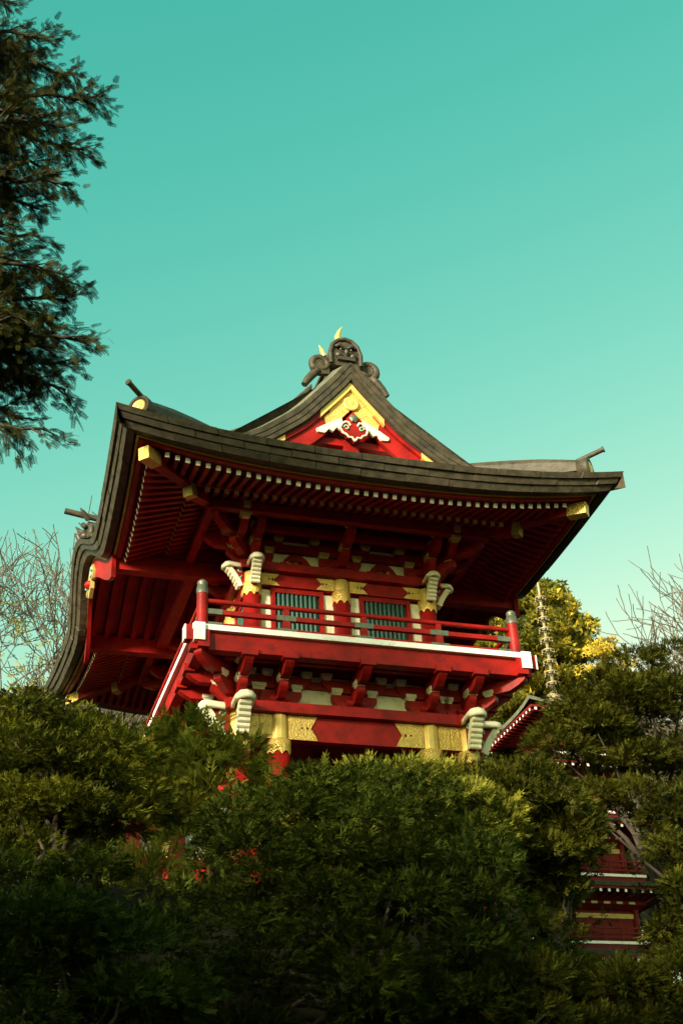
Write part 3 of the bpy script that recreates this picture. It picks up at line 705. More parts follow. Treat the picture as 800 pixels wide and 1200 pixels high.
# railing
NX, NY = 2.675, 3.826
for sx in (-1, 1):
    for sy in (-1, 1):
        nw = G().lathe([(.095, 0), (.088, .64)], (sx*NX, sy*NY, 0), 16).put('newel_post', 'red')
        G().lathe([(.096, .60), (.096, .70), (.088, .705), (.088, .74), (.07, .75), (.075, .77), (.085, .79), (.08, .82), (.05, .85), (.001, .87)], (sx*NX, sy*NY, 0), 16).put('post_cap', 'bronze', nw)
for side in 'FLRB':
    T = face(side, NX, NY); half = NX if side in 'FB' else NY
    def rail(z, r): return G().tube([T(-half, 0, z), T(half, 0, z)], r, 10).put('top_rail', 'red')
    rail(.49, .042)
    fbox(T, -half, half, -.037, .037, .258, .335, 'middle_rail', 'red'); fbox(T, -half, half, -.04, .04, .03, .10, 'bottom_rail', 'red')
    studs = [-1.31, 0, 1.31] if side in 'FB' else [-2.4, -1.2, 0, 1.2, 2.4]
    for s in studs:
        fbox(T, s-.06, s+.06, -.038, .038, .10, .265, 'rail_stud', 'red'); fbox(T, s-.045, s+.045, -.033, .033, .335, .46, 'rail_stud', 'red')
        fbox(T, s-.16, s+.16, -.042, .042, .252, .342, 'bronze_sleeve', 'bronze'); fbox(T, s-.16, s+.16, -.047, .047, .024, .106, 'bronze_sleeve', 'bronze')
    for d in (-1, 1):
        a, b = sorted((d*(half-.32), d*(half-.08)))
        fbox(T, a, b, -.042, .042, .252, .342, 'bronze_sleeve', 'bronze'); fbox(T, a, b, -.047, .047, .024, .106, 'bronze_sleeve', 'bronze')

# ---- carved beam ends (curled cream heads with a ribbed belly)
nose_body = MB().prism([(-.05, 0), (.46, 0), (.54, -.08), (.47, -.2), (.3, -.42), (.16, -.66), (.02, -.7), (-.05, -.7)], lambda a, b, c: (a, c, b), -.075, .075).mesh('nose_body', ['red'])
mb = MB(); v = []; path = [(-.05, .015), (.12, .015), (.3, .03), (.45, .045), (.56, .02), (.62, -.06), (.62, -.13)]
sec = [(-.21, -.15), (-.20, -.06), (-.12, .02), (0, .045), (.12, .02), (.20, -.06), (.21, -.15), (.14, -.15), (.12, -.08), (0, -.06), (-.12, -.08), (-.14, -.15)]
for i, (x, z) in enumerate(path):
    q = path[min(i+1, 6)]; p = path[max(i-1, 0)]; tx, tz = q[0]-p[0], q[1]-p[1]; l = math.hypot(tx, tz); nx, nz = -tz/l, tx/l
    f = 1 if i < 5 else .8
    v += [(x+nx*b, a*f, z+nz*b) for a, b in sec]
k = len(sec); mb.add(v, [(i*k+j, i*k+(j+1) % k, (i+1)*k+(j+1) % k, (i+1)*k+j) for i in range(6) for j in range(k)]+[tuple(range(k)), tuple(6*k+j for j in range(k))], 0, True)
nose_top = mb.mesh('nose_curl', ['cream'])
rib = MB()
rib.lathe([(.001, -.13), (.06, -.13), (.082, -.11), (.082, .11), (.06, .13), (.001, .13)], n=12)
def scallop():
    ax = [(.53-.36*u-.03*math.sin(u*PI), -.12-.58*u) for u in np.linspace(0, 1, 7)]; out = []
    for (x0, z0), (x1, z1) in zip(ax[:-1], ax[1:]):
        dx, dz = x1-x0, z1-z0; l = math.hypot(dx, dz); nx, nz = -dz/l, dx/l
        for q in (.04, .2, .5, .8, .96): h = .05*math.sin(q*PI)**.5; out.append((x0+dx*q+nx*h, z0+dz*q+nz*h))
    return out+[(x-.10, z+.05) for x, z in ax[::-1]]
sc_ = scallop(); belly = MB(); nsc = len(sc_); cxm = sum(x for x, z in sc_)/nsc
vv = []
for yy, k_ in ((-.125, .94), (-.10, 1), (.10, 1), (.125, .94)): vv += [(cxm+(x-cxm)*k_, yy, z) for x, z in sc_]
belly.add(vv, [(r*nsc+i, r*nsc+(i+1) % nsc, (r+1)*nsc+(i+1) % nsc, (r+1)*nsc+i) for r in range(3) for i in range(nsc)])
belly.add(vv[:nsc], [tuple(range(nsc))[::-1]]); belly.add(vv[-nsc:], [tuple(range(nsc))])
belly_me = belly.mesh('nose_belly', ['cream'])
curl = MB().tube([(.16+.085*(1-a/9)*math.cos(a+2), 0, -.17+.085*(1-a/9)*math.sin(a+2)) for a in np.linspace(0, 7, 18)], .02, 6).tube([(.27, 0, -.07), (.35, 0, -.1), (.4, 0, -.06)], [.012, .025, .01], 6).tube([(.1, 0, -.34), (.16, 0, -.42), (.12, 0, -.5)], [.012, .025, .01], 6).mesh('nose_scroll', ['verdigris'])
def carved_nose(p, ang, sc):
    R = Matrix.Translation((p[0], p[1], p[2]+BZ)) @ Matrix.Rotation(ang, 4, 'Z') @ Matrix.Scale(sc, 4)
    b = obj('carved_beam_end', nose_body, gate, mat=R)
    obj('nose_curl', nose_top, b)
    obj('nose_belly', belly_me, b)
    for d in (-1, 1): obj('nose_scroll', curl, b, (0, d*.08, 0))
for sx in (-1, 1):
    for sy in (-1, 1):
        carved_nose((sx*LB, sy*(LY+.14), -.96), sy*PI/2, .80); carved_nose((sx*(LB+.14), sy*LY, -.962), 0 if sx > 0 else PI, .80)
        carved_nose((sx*UX, sy*(UY+.12), 1.82), sy*PI/2, .62); carved_nose((sx*(UX+.12), sy*UY, 1.818), 0 if sx > 0 else PI, .62)

# ------------------------------------------------------------------ the pagoda behind
PX, PY = 10.75, 10.0
pag = empty('pagoda', (PX, PY, GZ), 'slender five-storey red pagoda with ringed metal spire rising behind the right-hand trees', 'pagoda')
def pbuild(mb, name, mats, par=None): return mb.build(name, mats, par or pag)
mb = MB(); mb.box(-1.7, 1.7, -1.7, 1.7, -2.9, -.55); mb.box(-1.5, 1.5, -1.5, 1.5, -.55, 0)
M['stone'] = material('podium_stone', (.28, .26, .22), .8, var=.3, vscale=4, bump=.5, bscale=12)
pbuild(mb, 'stone_podium', 'stone')
eaves = [2.45, 4.22, 5.98, 7.66, 9.25]      # eave heights above base
def square_ring(mb, prof, mi=0, cx=0):
    v = []
    for r, z in prof: v += [(-r, -r, z), (r, -r, z), (r, r, z), (-r, r, z)]
    k = len(prof); mb.add(v, [(i*4+j, i*4+(j+1) % 4, (i+1)*4+(j+1) % 4, (i+1)*4+j) for i in range(k-1) for j in range(4)], mi)
    return mb
for k, ze in enumerate(eaves):
    h = 1.95-.05*k; b = .98-.06*k; z0 = 0 if k == 0 else eaves[k-1]+.34
    mb = MB(); square_ring(mb, [(b, z0), (b, ze+.12)]); pbuild(mb, 'storey_wall', 'shadered')
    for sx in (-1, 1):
        for sy in (-1, 1): mb = MB().lathe([(.09, z0), (.09, ze-.25)], (sx*b, sy*b, 0), 8); pbuild(mb, 'corner_post', 'shadered')
    mb = MB(); square_ring(mb, [(b+.03, ze-.62), (b+.04, ze-.5)]); pbuild(mb, 'gilt_band', 'golddim')
    mb = MB(); square_ring(mb, [(b+.02, ze-.42), (b+.25, ze-.30), (b+.25, ze-.22), (b+.5, ze-.12), (b+.5, ze-.02)]); pbuild(mb, 'bracket_tier', 'shadered')
    mb = MB(); square_ring(mb, [(b+.3, ze+.06), (h-.12, ze-.08), (h-.12, ze-.02)]); pbuild(mb, 'eave_soffit', 'shadered')
    # roof with upturned corners
    rows = []
    top = .35 if k == 4 else b-.02
    for (r, z, lift) in ((h-.02, ze-.03, 1), (h, ze+.07, 1), (h*.8+top*.2, ze+.14, .5), (h*.5+top*.5, ze+.24, .15), (top, ze+.36 if k < 4 else ze+.75, 0)):
        row = []
        for q in range(4):
            ca, sa = [(1, 0), (0, 1), (-1, 0), (0, -1)][q]
            for m in range(8):
                t = -1+2*m/8; x, y = t*r, -r; row.append((x*ca-y*sa, x*sa+y*ca, z+lift*.16*abs(t)**3))
        row.append(row[0]); rows.append(row)
    mb = MB().grid(rows, smooth=False); pbuild(mb, 'tier_roof', 'copper' if k < 4 else 'patina')
    mb = MB(); square_ring(mb, [(h-.05, ze-.09), (h-.05, ze-.03)]); pbuild(mb, 'eave_board', 'shadered')
    rm = MB().box(-.035, .035, -.45, 0, -.04, .04); rm.m[2] = 1; rme = rm.mesh('pagoda_rafter', ['shadered', 'white'])
    for m in range(15):
        t = -1+2*m/14
        for q in (0, 3) if k < 5 else ():
            R = Matrix.Rotation(-q*PI/2 if q else 0, 4, 'Z')
            R = Matrix.Rotation(0 if q == 0 else -PI/2, 4, 'Z')
            o = obj('pagoda_rafter', rme, pag, mat=R @ Matrix.Translation((t*(h-.2), -(h-.13)+.45-.06, ze-.13)))
    if k < 4:       # balcony above each roof
        zb = ze+.40
        mb = MB(); square_ring(mb, [(b+.02, zb), (b+.34, zb), (b+.34, zb+.07), (b, zb+.07)]); pbuild(mb, 'balcony_edge', 'white')
        mb = MB(); square_ring(mb, [(b+.02, zb-.12), (b+.30, zb-.12), (b+.30, zb-.004)]); pbuild(mb, 'balcony_beam', 'shadered')
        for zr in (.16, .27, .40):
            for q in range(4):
                mb = MB().box(-(b+.30), b+.30, -(b+.31), -(b+.27), zb+zr, zb+zr+.04); o = pbuild(mb, 'rail', 'shadered'); o.rotation_euler = (0, 0, q*PI/2)
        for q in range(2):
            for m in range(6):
                t = -1+2*m/5; mb = MB().box(t*(b+.28)-.03, t*(b+.28)+.03, -(b+.305), -(b+.275), zb+.07, zb+.40); o = pbuild(mb, 'rail_stud', 'shadered'); o.rotation_euler = (0, 0, -q*PI/2)
        for m in range(5):
            t = -.8+1.6*m/4; mb = MB().box(t*b-.09, t*b+.09, -(b+.26), -(b+.02), ze-.30, ze-.24); pbuild(mb, 'bracket_block', 'cream')
zt = eaves[4]+.75
mb = MB().lathe([(.34, zt-.02), (.34, zt+.14), (.38, zt+.16), (.38, zt+.2), (.2, zt+.26), (.24, zt+.36), (.12, zt+.45), (.05, zt+.5), (.045, zt+4.0), (.03, zt+4.3), (.09, zt+4.4), (.001, zt+4.6)], n=14); sp = pbuild(mb, 'spire', 'steel')
for k in range(9):
    z = zt+.72+k*.36; R = .19-.004*k
    ring = MB().tube([(R*math.cos(a), R*math.sin(a), z) for a in np.linspace(0, 2*PI, 19)], .032, 6, cap=False)
    for a in range(4): ring.tube([(0, 0, z), (R*math.cos(a*PI/2), R*math.sin(a*PI/2), z)], .02, 5)
    for a in range(8): ring.lathe([(.008, -.02), (.02, -.05), (.026, -.09), (.001, -.09)], (R*1.05*math.cos(a*PI/4), R*1.05*math.sin(a*PI/4), z), 6)
    ring.build('spire_ring', 'steel', sp)

# ------------------------------------------------------------------ red fence by the gate's foot
FX = at(207, 1050, -4.4)[0]; fz = ground_z(FX, -4.4)
fence = empty('garden_fence', (FX, -4.4, fz), 'red wooden garden fence with white plaques, half hidden behind feathery foliage', 'fence')
for k, x in enumerate((-.62, 0, .62)):
    MB().box(x-.09, x+.09, -.09, .09, -.3, 1.75-.1*k).build('fence_post', 'shadered', fence)
    MB().box(x-.055, x+.055, -.115, -.092, 1.2, 1.45).build('plaque', 'white', fence)
for z in (.45, .95): MB().box(-.9, .9, -.045, .045, z, z+.11).build('fence_rail', 'shadered', fence)
MB().box(.1, .52, -.03, .02, .565, .945).build('fence_panel', 'cream', fence)

# ------------------------------------------------------------------ foliage
def rot_frames(ax, nr):
    ax = ax/np.linalg.norm(ax, axis=1)[:, None]
    nr = nr-ax*np.sum(ax*nr, 1)[:, None]; nr /= np.linalg.norm(nr, axis=1)[:, None]+1e-9
    return ax, np.cross(nr, ax), nr
def leaflet(base, d, w, L, nz=0):
    """slender leaf in the xy plane, one triangle"""
    d = np.array(d, float); d /= np.linalg.norm(d); s = np.array([-d[1], d[0], 0])
    b = np.array(base, float); return [b+d*L*.08-s*w, b+d*L, b+d*L*.30+s*w]
def template(kind):
    q = []
    if kind == 'fan':
        for k in range(9):
            a = -1.15+2.3*k/8; L = .62+.38*math.cos(a*1.2); st = (.12*k/8*0, 0, 0)
            l = leaflet((0.05+.22*(k % 3)/2, .1*math.sin(k*1.7), 0), (math.cos(a), math.sin(a), 0), .06, L*(.6+.25*(k % 2)))
            for p in l: p[2] = -.22*np.hypot(p[0], p[1])**2 + .05*math.sin(k*2.1)
            q.append(l)
    elif kind == 'feather':
        for k in range(8):
            x = .1+.8*k/8; L = .44*(1-x*.6)
            for s in (-1, 1):
                l = leaflet((x, 0, 0), (.75, s*.7, 0), .036, L)
                for p in l: p[2] = -.15*p[0]**2
                q.append(l)
        q.append(leaflet((0, 0, 0), (1, .01, 0), .03, 1.05))
    elif kind == 'fern':
        for k in range(4):
            x = .05+.75*k/4
            for s in (-1, 1):
                l = leaflet((x, 0, 0), (.8, s*(.75-.1*k), 0), .07, .5*(1-.5*x)*(1 if (k+s) % 2 else .75))
                for p in l: p[2] = .1*s*p[0]-.3*p[0]**2
                q.append(l)
        q.append(leaflet((.5, 0, 0), (1, .1, 0), .08, .5))
    elif kind == 'needle':
        for k in range(5):
            x = .08+.8*k/5; L = .36*(1-x*.45)
            for s in (-1, 1):
                l = leaflet((x, 0, 0), (.85, s*.55, 0), .062, L)
                for p in l: p[2] = s*.05*math.sin(k*1.9)-.12*p[0]**2
                q.append(l)
        q.append(leaflet((.2, 0, 0), (1, .01, 0), .05, .85))
    else:
        for k in range(5):
            a = k*2.4; q.append([p+np.array([0, 0, .2*math.sin(k*3)]) for p in leaflet((.15*math.cos(a), .15*math.sin(a), 0), (math.cos(a), math.sin(a), 0), .22, .65)])
    return np.array(q)           # (leaflets, 3, 3)
TPL = {k: template(k) for k in ('fan', 'feather', 'fern', 'needle', 'leaf')}
ALT = {'fan': ('fan', 'fern', 'needle'), 'needle': ('needle', 'fern'), 'feather': ('feather', 'fern'), 'leaf': ('leaf',), 'cyp': ('feather',)}
def foliage_mesh(name, mat, kind, P, AX, NR, SC):
    ax, sd_, nr = rot_frames(AX, NR); VS = []
    F_ = np.stack([ax, sd_, nr], 1)*SC[:, None, None]            # rows are the axes
    pick = rng.integers(0, len(ALT[kind]), len(P))
    for q, kd in enumerate(ALT[kind]):
        sel = pick == q; VS.append((np.einsum('lkc,ncd->nlkd', TPL[kd], F_[sel])+P[sel][:, None, None, :]).reshape(-1, 3))
    V = np.vstack(VS); nf = len(V)//3
    me = bpy.data.meshes.new(name); me.vertices.add(len(V)); me.vertices.foreach_set('co', V.astype(np.float32).ravel())
    me.loops.add(nf*3); me.loops.foreach_set('vertex_index', np.arange(nf*3, dtype=np.int32))
    me.polygons.add(nf); me.polygons.foreach_set('loop_start', (np.arange(nf)*3).astype(np.int32)); me.polygons.foreach_set('loop_total', np.full(nf, 3, np.int32))
    me.materials.append(M[mat]); me.update(calc_edges=True); return me
def unit(n):
    v = rng.normal(size=(n, 3)); return v/np.linalg.norm(v, axis=1)[:, None]
def clump_sprays(clumps, per, size, up=.5, droop=0.0, shell=(.7, 1.08), lower=-.2, jitter=.5):
    P, A, N, S = [], [], [], []
    for c, r in clumps:
        r = np.array([r, r, r*.62]) if np.isscalar(r) else np.array(r)
        per_, sz_ = (per*.88, .97) if per > 1400 else (per, 1.0)
        n = max(6, int(per_*(r[0]*r[1]+r[0]*r[2]+r[1]*r[2])/3)); d = unit(n*2); d = d[d[:, 2] > lower][:n]; n = len(d)
        rad = rng.uniform(shell[0], shell[1], n); core = rng.uniform(size=n) < (.12 if per > 1400 else 0); rad[core] *= .6     # a few large sprays fill the inside
        P.append(np.array(c)+d*r*rad[:, None])
        out = d.copy(); out[:, 2] = out[:, 2]*.6+.12-droop
        A.append(out+rng.normal(size=(n, 3))*.28); nr = d*.6+np.array([0, 0, up]); N.append(nr+rng.normal(size=(n, 3))*jitter*.5); S.append(size*sz_*rng.uniform(.5, 1.5, n)*np.where(core, 1.9, 1.0))
    return np.vstack(P), np.vstack(A), np.vstack(N), np.concatenate(S)
def surface_clumps(c, R, n, r0, r1, zmin=-.5, inner=.2):
    out = []; c = np.array(c); R = np.array(R); gold = PI*(3-5**.5)
    for k in range(n):
        z = 1-(k+.5)/n*(1-zmin); a = k*gold+rng.uniform(-.4, .4); h = math.sqrt(max(0, 1-z*z)); d = np.array([h*math.cos(a), h*math.sin(a), z])
        out.append((c+d*R*rng.uniform(.72, 1.0), rng.uniform(r0, r1)))
    for k in range(int(n*inner)): out.append((c+unit(1)[0]*R*rng.uniform(.2, .6), r1))
    return out
def limbs(base, tips, r0, sag=.1, wig=.06):
    """crooked limbs that leave the trunk at different heights and rise before they spread"""
    mb = MB(); base = np.array(base, float)
    for t in tips:
        t = np.array(t); b0 = base+(np.array([0, 0, 1.])*rng.uniform(-.25, .35)*np.linalg.norm(t-base)); k = 9; pts = []
        mid = b0+(t-b0)*.45+np.array([0, 0, .22*np.linalg.norm(t-b0)])+rng.normal(size=3)*.08
        for i in range(k):
            u = i/(k-1); p = b0*(1-u)**2+2*mid*u*(1-u)+t*u*u; pts.append(p+rng.normal(size=3)*wig*math.sin(u*PI)*.6)
        mb.tube(pts, [r0*.42*(1-.85*i/(k-1))+.004 for i in range(k)], 6)
    return mb
def shrub(name, label, cat, c, R, mat, kind='fan', n=50, cr=(.32, .5), per=900, size=.17, up=.5, droop=0, trunk=.12, zmin=-.5, clumps=None, group=None, bark='bark', shell=(.8, 1.06), jitter=.5, lean=(0, 0), trunk_top=.3, nl=11):
    c = np.array(c, float); bx, by = c[0]+lean[0], c[1]+lean[1]; bz = ground_z(bx, by)-.1
    root = empty(name, (bx, by, bz), label, cat, group); off = np.array([bx, by, bz])
    cl = clumps if clumps is not None else surface_clumps(c, R, n, *cr, zmin=zmin)
    cl = [(np.array(p)-off, r) for p, r in cl]
    sp_ = clump_sprays(cl, per, size, up, droop, shell=shell, jitter=jitter)
    cy_ = np.mean([p[1] for p, r in cl]); keep = (sp_[0][:, 1] < cy_+.25) | (rng.uniform(size=len(sp_[0])) < .4)      # thinner on the far side
    obj('crown', foliage_mesh('crown', mat, kind, *[a_[keep] for a_ in sp_]), root)
    top = c-off+np.array([0, 0, -R[2]*trunk_top]); w = rng.normal(size=(6, 2))*.07
    pts = [np.array([0, 0, -.2])+(top+np.array([0, 0, .2]))*i/5+np.array([w[i, 0], w[i, 1], 0])*(i > 0) for i in range(6)]
    MB().tube(pts, [trunk*(1.25-.12*i) for i in range(6)], 8).build('trunk', bark, root)
    tips = [p for p, r in cl][::max(1, len(cl)//nl)]
    limbs(pts[3], tips, trunk*.8).build('limb', bark, root)
    return root
def cl_px(lst, Y, scale=1.0):
    """foliage pads given by photograph position, radius in metres and a depth offset"""
    return [(at(x, y, Y+dy), r*scale) for x, y, r, dy in lst]
def scatter_px(x0, x1, y0, y1, n, r, Y, dY, keep=None):
    out = []
    while len(out) < n:
        x, y = random.uniform(x0, x1), random.uniform(y0, y1)
        if keep is None or keep(x, y): out.append((at(x, y, Y+random.uniform(-dY, dY)), random.uniform(*r)))
    return out
# big clipped hinoki in the middle
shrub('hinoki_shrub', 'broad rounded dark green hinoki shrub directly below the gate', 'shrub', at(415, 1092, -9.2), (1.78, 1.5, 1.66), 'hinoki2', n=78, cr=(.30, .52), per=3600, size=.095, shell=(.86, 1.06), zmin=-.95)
# lighter crest behind it
shrub('juniper_bush', 'light green upright juniper bush touching the gate beam below the gilt plates', 'shrub', at(465, 975, -7.6), (1.45, .8, .72), 'cedar', kind='needle', n=60, cr=(.22, .34), per=4200, size=.13, up=.3)
shrub('juniper_bush', 'olive juniper bush between the round hinoki and the pagoda trees', 'shrub', at(590, 985, -7.0), (1.15, .8, .95), 'yew', kind='needle', n=45, cr=(.25, .38), per=4000, size=.125, up=.3)
# left hinoki in layered pads
def left_keep(x, y): return not (70 < x < 235 and 985 < y < 1075)
L1 = cl_px([(20, 845, .42, 0), (60, 850, .42, .2), (100, 872, .40, 0), (135, 885, .38, .2), (165, 900, .34, 0), (15, 890, .5, -.3), (70, 905, .5, -.3), (125, 925, .45, -.3), (170, 945, .40, -.2), (20, 950, .5, -.4), (75, 955, .5, -.5), (130, 970, .42, -.4), (25, 1005, .45, -.5), (170, 965, .36, 0), (55, 985, .35, .3), (150, 910, .3, .5)], -8.2)
L1 += scatter_px(-70, 175, 860, 980, 26, (.28, .42), -7.9, .7)
shrub('hinoki_tree', 'dark layered hinoki tree at the edge left of the gate, twisting pale limbs below', 'tree', at(85, 930, -8.2), (1.5, 1.2, .9), 'hinoki', clumps=L1, per=3000, size=.105, bark='barkpale', trunk=.13, trunk_top=.5)
L2 = scatter_px(-60, 215, 1075, 1230, 46, (.26, .42), -10.4, .6, lambda x, y: y > 1060+.25*abs(x-60)-20)
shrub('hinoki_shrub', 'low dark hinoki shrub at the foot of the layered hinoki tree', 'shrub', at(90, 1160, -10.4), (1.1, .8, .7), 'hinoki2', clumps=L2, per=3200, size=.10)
L2b = scatter_px(-40, 120, 1010, 1090, 14, (.24, .36), -9.4, .4)
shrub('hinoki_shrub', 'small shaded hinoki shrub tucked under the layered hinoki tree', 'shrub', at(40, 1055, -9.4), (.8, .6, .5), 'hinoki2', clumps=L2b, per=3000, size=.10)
# feathery cedar
L3 = scatter_px(185, 330, 860, 990, 44, (.22, .36), -6.2, .5, lambda x, y: y > 855+abs(x-235)*.25 and not (x > 285 and y < 935))
shrub('feathery_cedar', 'wispy yellow-green cedar growing against the corner of the gate', 'shrub', at(255, 950, -6.2), (1.0, .8, .9), 'cedar', kind='feather', clumps=L3, per=1000, size=.22, up=.1, shell=(.4, 1.25), jitter=1.2)
L3b = scatter_px(150, 260, 1010, 1110, 13, (.2, .3), -6.4, .4, lambda x, y: not (185 < x < 240 and y < 1095))
shrub('feathery_cedar', 'sparse drooping cedar growing in front of the red garden fence', 'shrub', at(190, 1060, -6.4), (.6, .5, .6), 'cedar', kind='feather', clumps=L3b, per=420, size=.28, up=.1, shell=(.4, 1.25), jitter=1.2)
# right-hand trees
L6 = cl_px([(645, 880, .46, 0), (680, 838, .48, 0), (712, 808, .46, .2), (745, 785, .5, 0), (790, 775, .5, .2), (665, 890, .46, -.2), (700, 860, .55, -.2), (750, 840, .55, -.2), (795, 830, .55, 0), (632, 912, .36, .2), (760, 895, .45, .2), (800, 890, .45, 0), (720, 905, .4, 0), (840, 800, .5, 0), (850, 860, .5, .2)], -4.6)
L6 += scatter_px(645, 830, 800, 900, 26, (.3, .45), -4.4, .7, lambda x, y: y > 1000-.35*(x-40)*.9+8 if x < 690 else y > 790)
shrub('yew_tree', 'broad olive yew tree with cushioned foliage to the right of the balcony', 'tree', at(720, 850, -4.6), (1.9, 1.3, .9), 'yew', kind='needle', clumps=L6, lean=(1.5, .6), per=3800, size=.12, up=.4, trunk=.14)
L7 = cl_px([(660, 945, .4, 0), (700, 940, .42, .1), (745, 940, .42, 0), (790, 950, .45, 0), (640, 975, .34, .1), (830, 960, .5, 0), (720, 958, .3, .3), (800, 1000, .36, .1), (770, 985, .26, -.1), (810, 1030, .34, -.2)], -6.0)+scatter_px(640, 840, 925, 965, 14, (.22, .34), -5.9, .5)
shrub('yew_tree', 'spreading dark yew tree whose boughs hang over the pagoda storeys', 'tree', at(800, 960, -6.0), (1.4, 1, .5), 'yew', lean=(.75, .3), kind='needle', clumps=L7, nl=3, per=3600, size=.115, trunk=.09, up=.4, trunk_top=.2)
L8 = scatter_px(610, 690, 1005, 1100, 20, (.2, .32), -6.8, .4, lambda x, y: x < 665 or y < 1040)
L8 += scatter_px(668, 780, 975, 1110, 6, (.08, .13), -6.5, .3)
shrub('yew_bush', 'loose yew bush with gaps showing the red pagoda roofs', 'shrub', at(645, 1050, -6.8), (.6, .5, .6), 'yew', kind='needle', clumps=L8, nl=3, per=3200, size=.115, up=.4)
L9 = scatter_px(600, 830, 1130, 1240, 40, (.26, .4), -9.6, .5, lambda x, y: y > 1135-.12*(x-600))
shrub('juniper_bush', 'low dark juniper bush in front of the lowest pagoda storey', 'shrub', at(720, 1185, -9.6), (1.2, .8, .5), 'yew', kind='needle', clumps=L9, per=4000, size=.11, up=.4)
L10 = scatter_px(560, 680, 1085, 1200, 16, (.24, .36), -8.4, .4)
shrub('hinoki_shrub', 'small hinoki shrub filling the gap beside the round hinoki and the low juniper', 'shrub', at(620, 1140, -8.4), (.8, .6, .6), 'hinoki2', clumps=L10, per=3200, size=.10)
L11 = scatter_px(778, 850, 975, 1140, 30, (.22, .36), -6.6, .4)
shrub('yew_tree', 'dense narrow yew standing beside the pagoda storeys', 'tree', at(815, 1050, -6.4), (.5, .5, .8), 'yew', kind='needle', clumps=L11, nl=3, per=3600, size=.115, trunk=.12)

# evergreens added out of view behind the camera to shade the slope
for k, (x, y) in enumerate(((-16.4, -17.4), (-14.6, -19.4), (-12.9, -21.4), (-17.6, -15.2), (-11.6, -23.4))):
    h = (8.8, 9.8, 10.2, 8.2, 10.4)[k]; c = (x, y, h*.55)
    shrub('added_shade_tree', 'added unseen evergreen that shades the slope from behind the camera', 'tree', c, (1.9, 1.9, h*.42), 'yew', kind='leaf', clumps=surface_clumps(c, (1.7, 1.7, h*.42), 60, .6, .9, zmin=-.95, inner=.6), per=110, size=.38, trunk=.25, group='evergreens added out of view for shade', shell=(.3, 1.1), jitter=1.5, trunk_top=-.5)
# trees beyond
def far_tree(name, label, px, py, Y, R, mat, n, cr, per, size, group=None):
    c = at(px, py, Y); cl = surface_clumps(c, R, n, *cr, zmin=-.8, inner=.4)
    return shrub(name, label, 'tree', c, R, mat, kind='leaf', clumps=cl, per=per, size=size, up=.2, trunk=.28, jitter=1.5, group=group, shell=(.35, 1.1), trunk_top=.9)
c = at(625, 775, 22)
far_tree('leafy_tree', 'tall leafy tree with yellowing leaves behind the pagoda spire', 622, 792, 22, (2.9, 2.4, 4.4), 'broad', 80, (.6, .95), 330, .30)
far_tree('leafy_tree', 'small bright yellow tree peeping over the olive yew', 712, 800, 17, (.9, .9, 1.9), 'yellow', 26, (.3, .5), 260, .22)
far_tree('leafy_tree', 'pale sunlit trees glimpsed under the gate roof beside the layered hinoki', 150, 870, 13, (2.6, 1.6, 2.0), 'pale', 60, (.4, .7), 260, .24)
far_tree('evergreen_tree', 'dark evergreen behind the pagoda, between its spire and the bare tree', 735, 905, 17, (2.6, 2.0, 3.2), 'yew', 50, (.6, 1.0), 260, .26)
far_tree('evergreen_tree', 'dark evergreen beyond the pagoda podium', 690, 1010, 20, (3.2, 2.0, 3.4), 'yew', 50, (.7, 1.0), 230, .28)
far_tree('evergreen_tree', 'dark evergreen to the right of the lower pagoda storeys', 830, 985, 15, (2.6, 2.0, 3.6), 'yew', 50, (.6, 1.0), 260, .26)
far_tree('evergreen_tree', 'dark evergreen on the hilltop beyond the layered hinoki tree', 15, 930, 2, (1.8, 1.4, 1.7), 'yew', 40, (.4, .7), 500, .2)
far_tree('evergreen_tree', 'low dark evergreen seen past the red garden fence', 195, 1050, 9, (2.2, 1.5, 1.9), 'yew', 40, (.5, .8), 300, .24)
far_tree('evergreen_tree', 'low dark evergreen seen past the foot of the gate toward the pagoda', 570, 1040, 8, (2.2, 1.5, 2.2), 'yew', 40, (.5, .8), 300, .24)
far_tree('evergreen_tree', 'dark evergreen between the gate corner and the pagoda roof', 590, 925, 13, (1.6, 1.4, 2.0), 'yew', 34, (.45, .7), 330, .22)
def bare_tree(name, label, px, py, Y, height, spread, levels, seed, mat, r0, lean=(0, 0), first=.35):
    rs = np.random.default_rng(seed); c = at(px, py, Y); bx, by = c[0], c[1]; bz = ground_z(bx, by)-.1
    root = empty(name, (bx, by, bz), label, 'tree', None); mb = MB(); tr = MB()
    def grow(p, d, L, r, lv, into):
        k = 5; pts = [p]; dd = d.copy()
        for i in range(k):
            dd = dd+rs.normal(size=3)*.10; dd[2] += .03; dd /= np.linalg.norm(dd); pts.append(pts[-1]+dd*L/k)
        into.tube(pts, [max(.013, r*(1-.45*i/k)) for i in range(k+1)], 6 if lv > levels-2 else 3, cap=False)
        if lv == 0: return
        nb = 4 if lv > 1 else 3
        for b in range(nb):
            u = rs.uniform(.35, 1) if b else 1.0; q = pts[int(round(u*k))]
            a = rs.uniform(0, 2*PI); side = np.cross(dd, [math.cos(a), math.sin(a), .2]); side /= np.linalg.norm(side)
            nd = dd*.8+side*rs.uniform(.35, .8)*spread; nd[2] += .12; nd /= np.linalg.norm(nd)
            grow(q, nd, L*rs.uniform(.6, .8), r*.55, lv-1, mb)
    d0 = np.array([lean[0], lean[1], 1.0]); d0 /= np.linalg.norm(d0)
    grow(np.array([0, 0, 0.]), d0, height*first, r0, levels, tr)
    tr.build('trunk', mat, root); mb.build('branches', mat, root)
    return root
bl = bare_tree('bare_tree', 'bare branching tree rising beyond the dark hinoki left of the gate', 18, 900, 9, 14.5, .95, 6, 5, 'barkpale', .16)
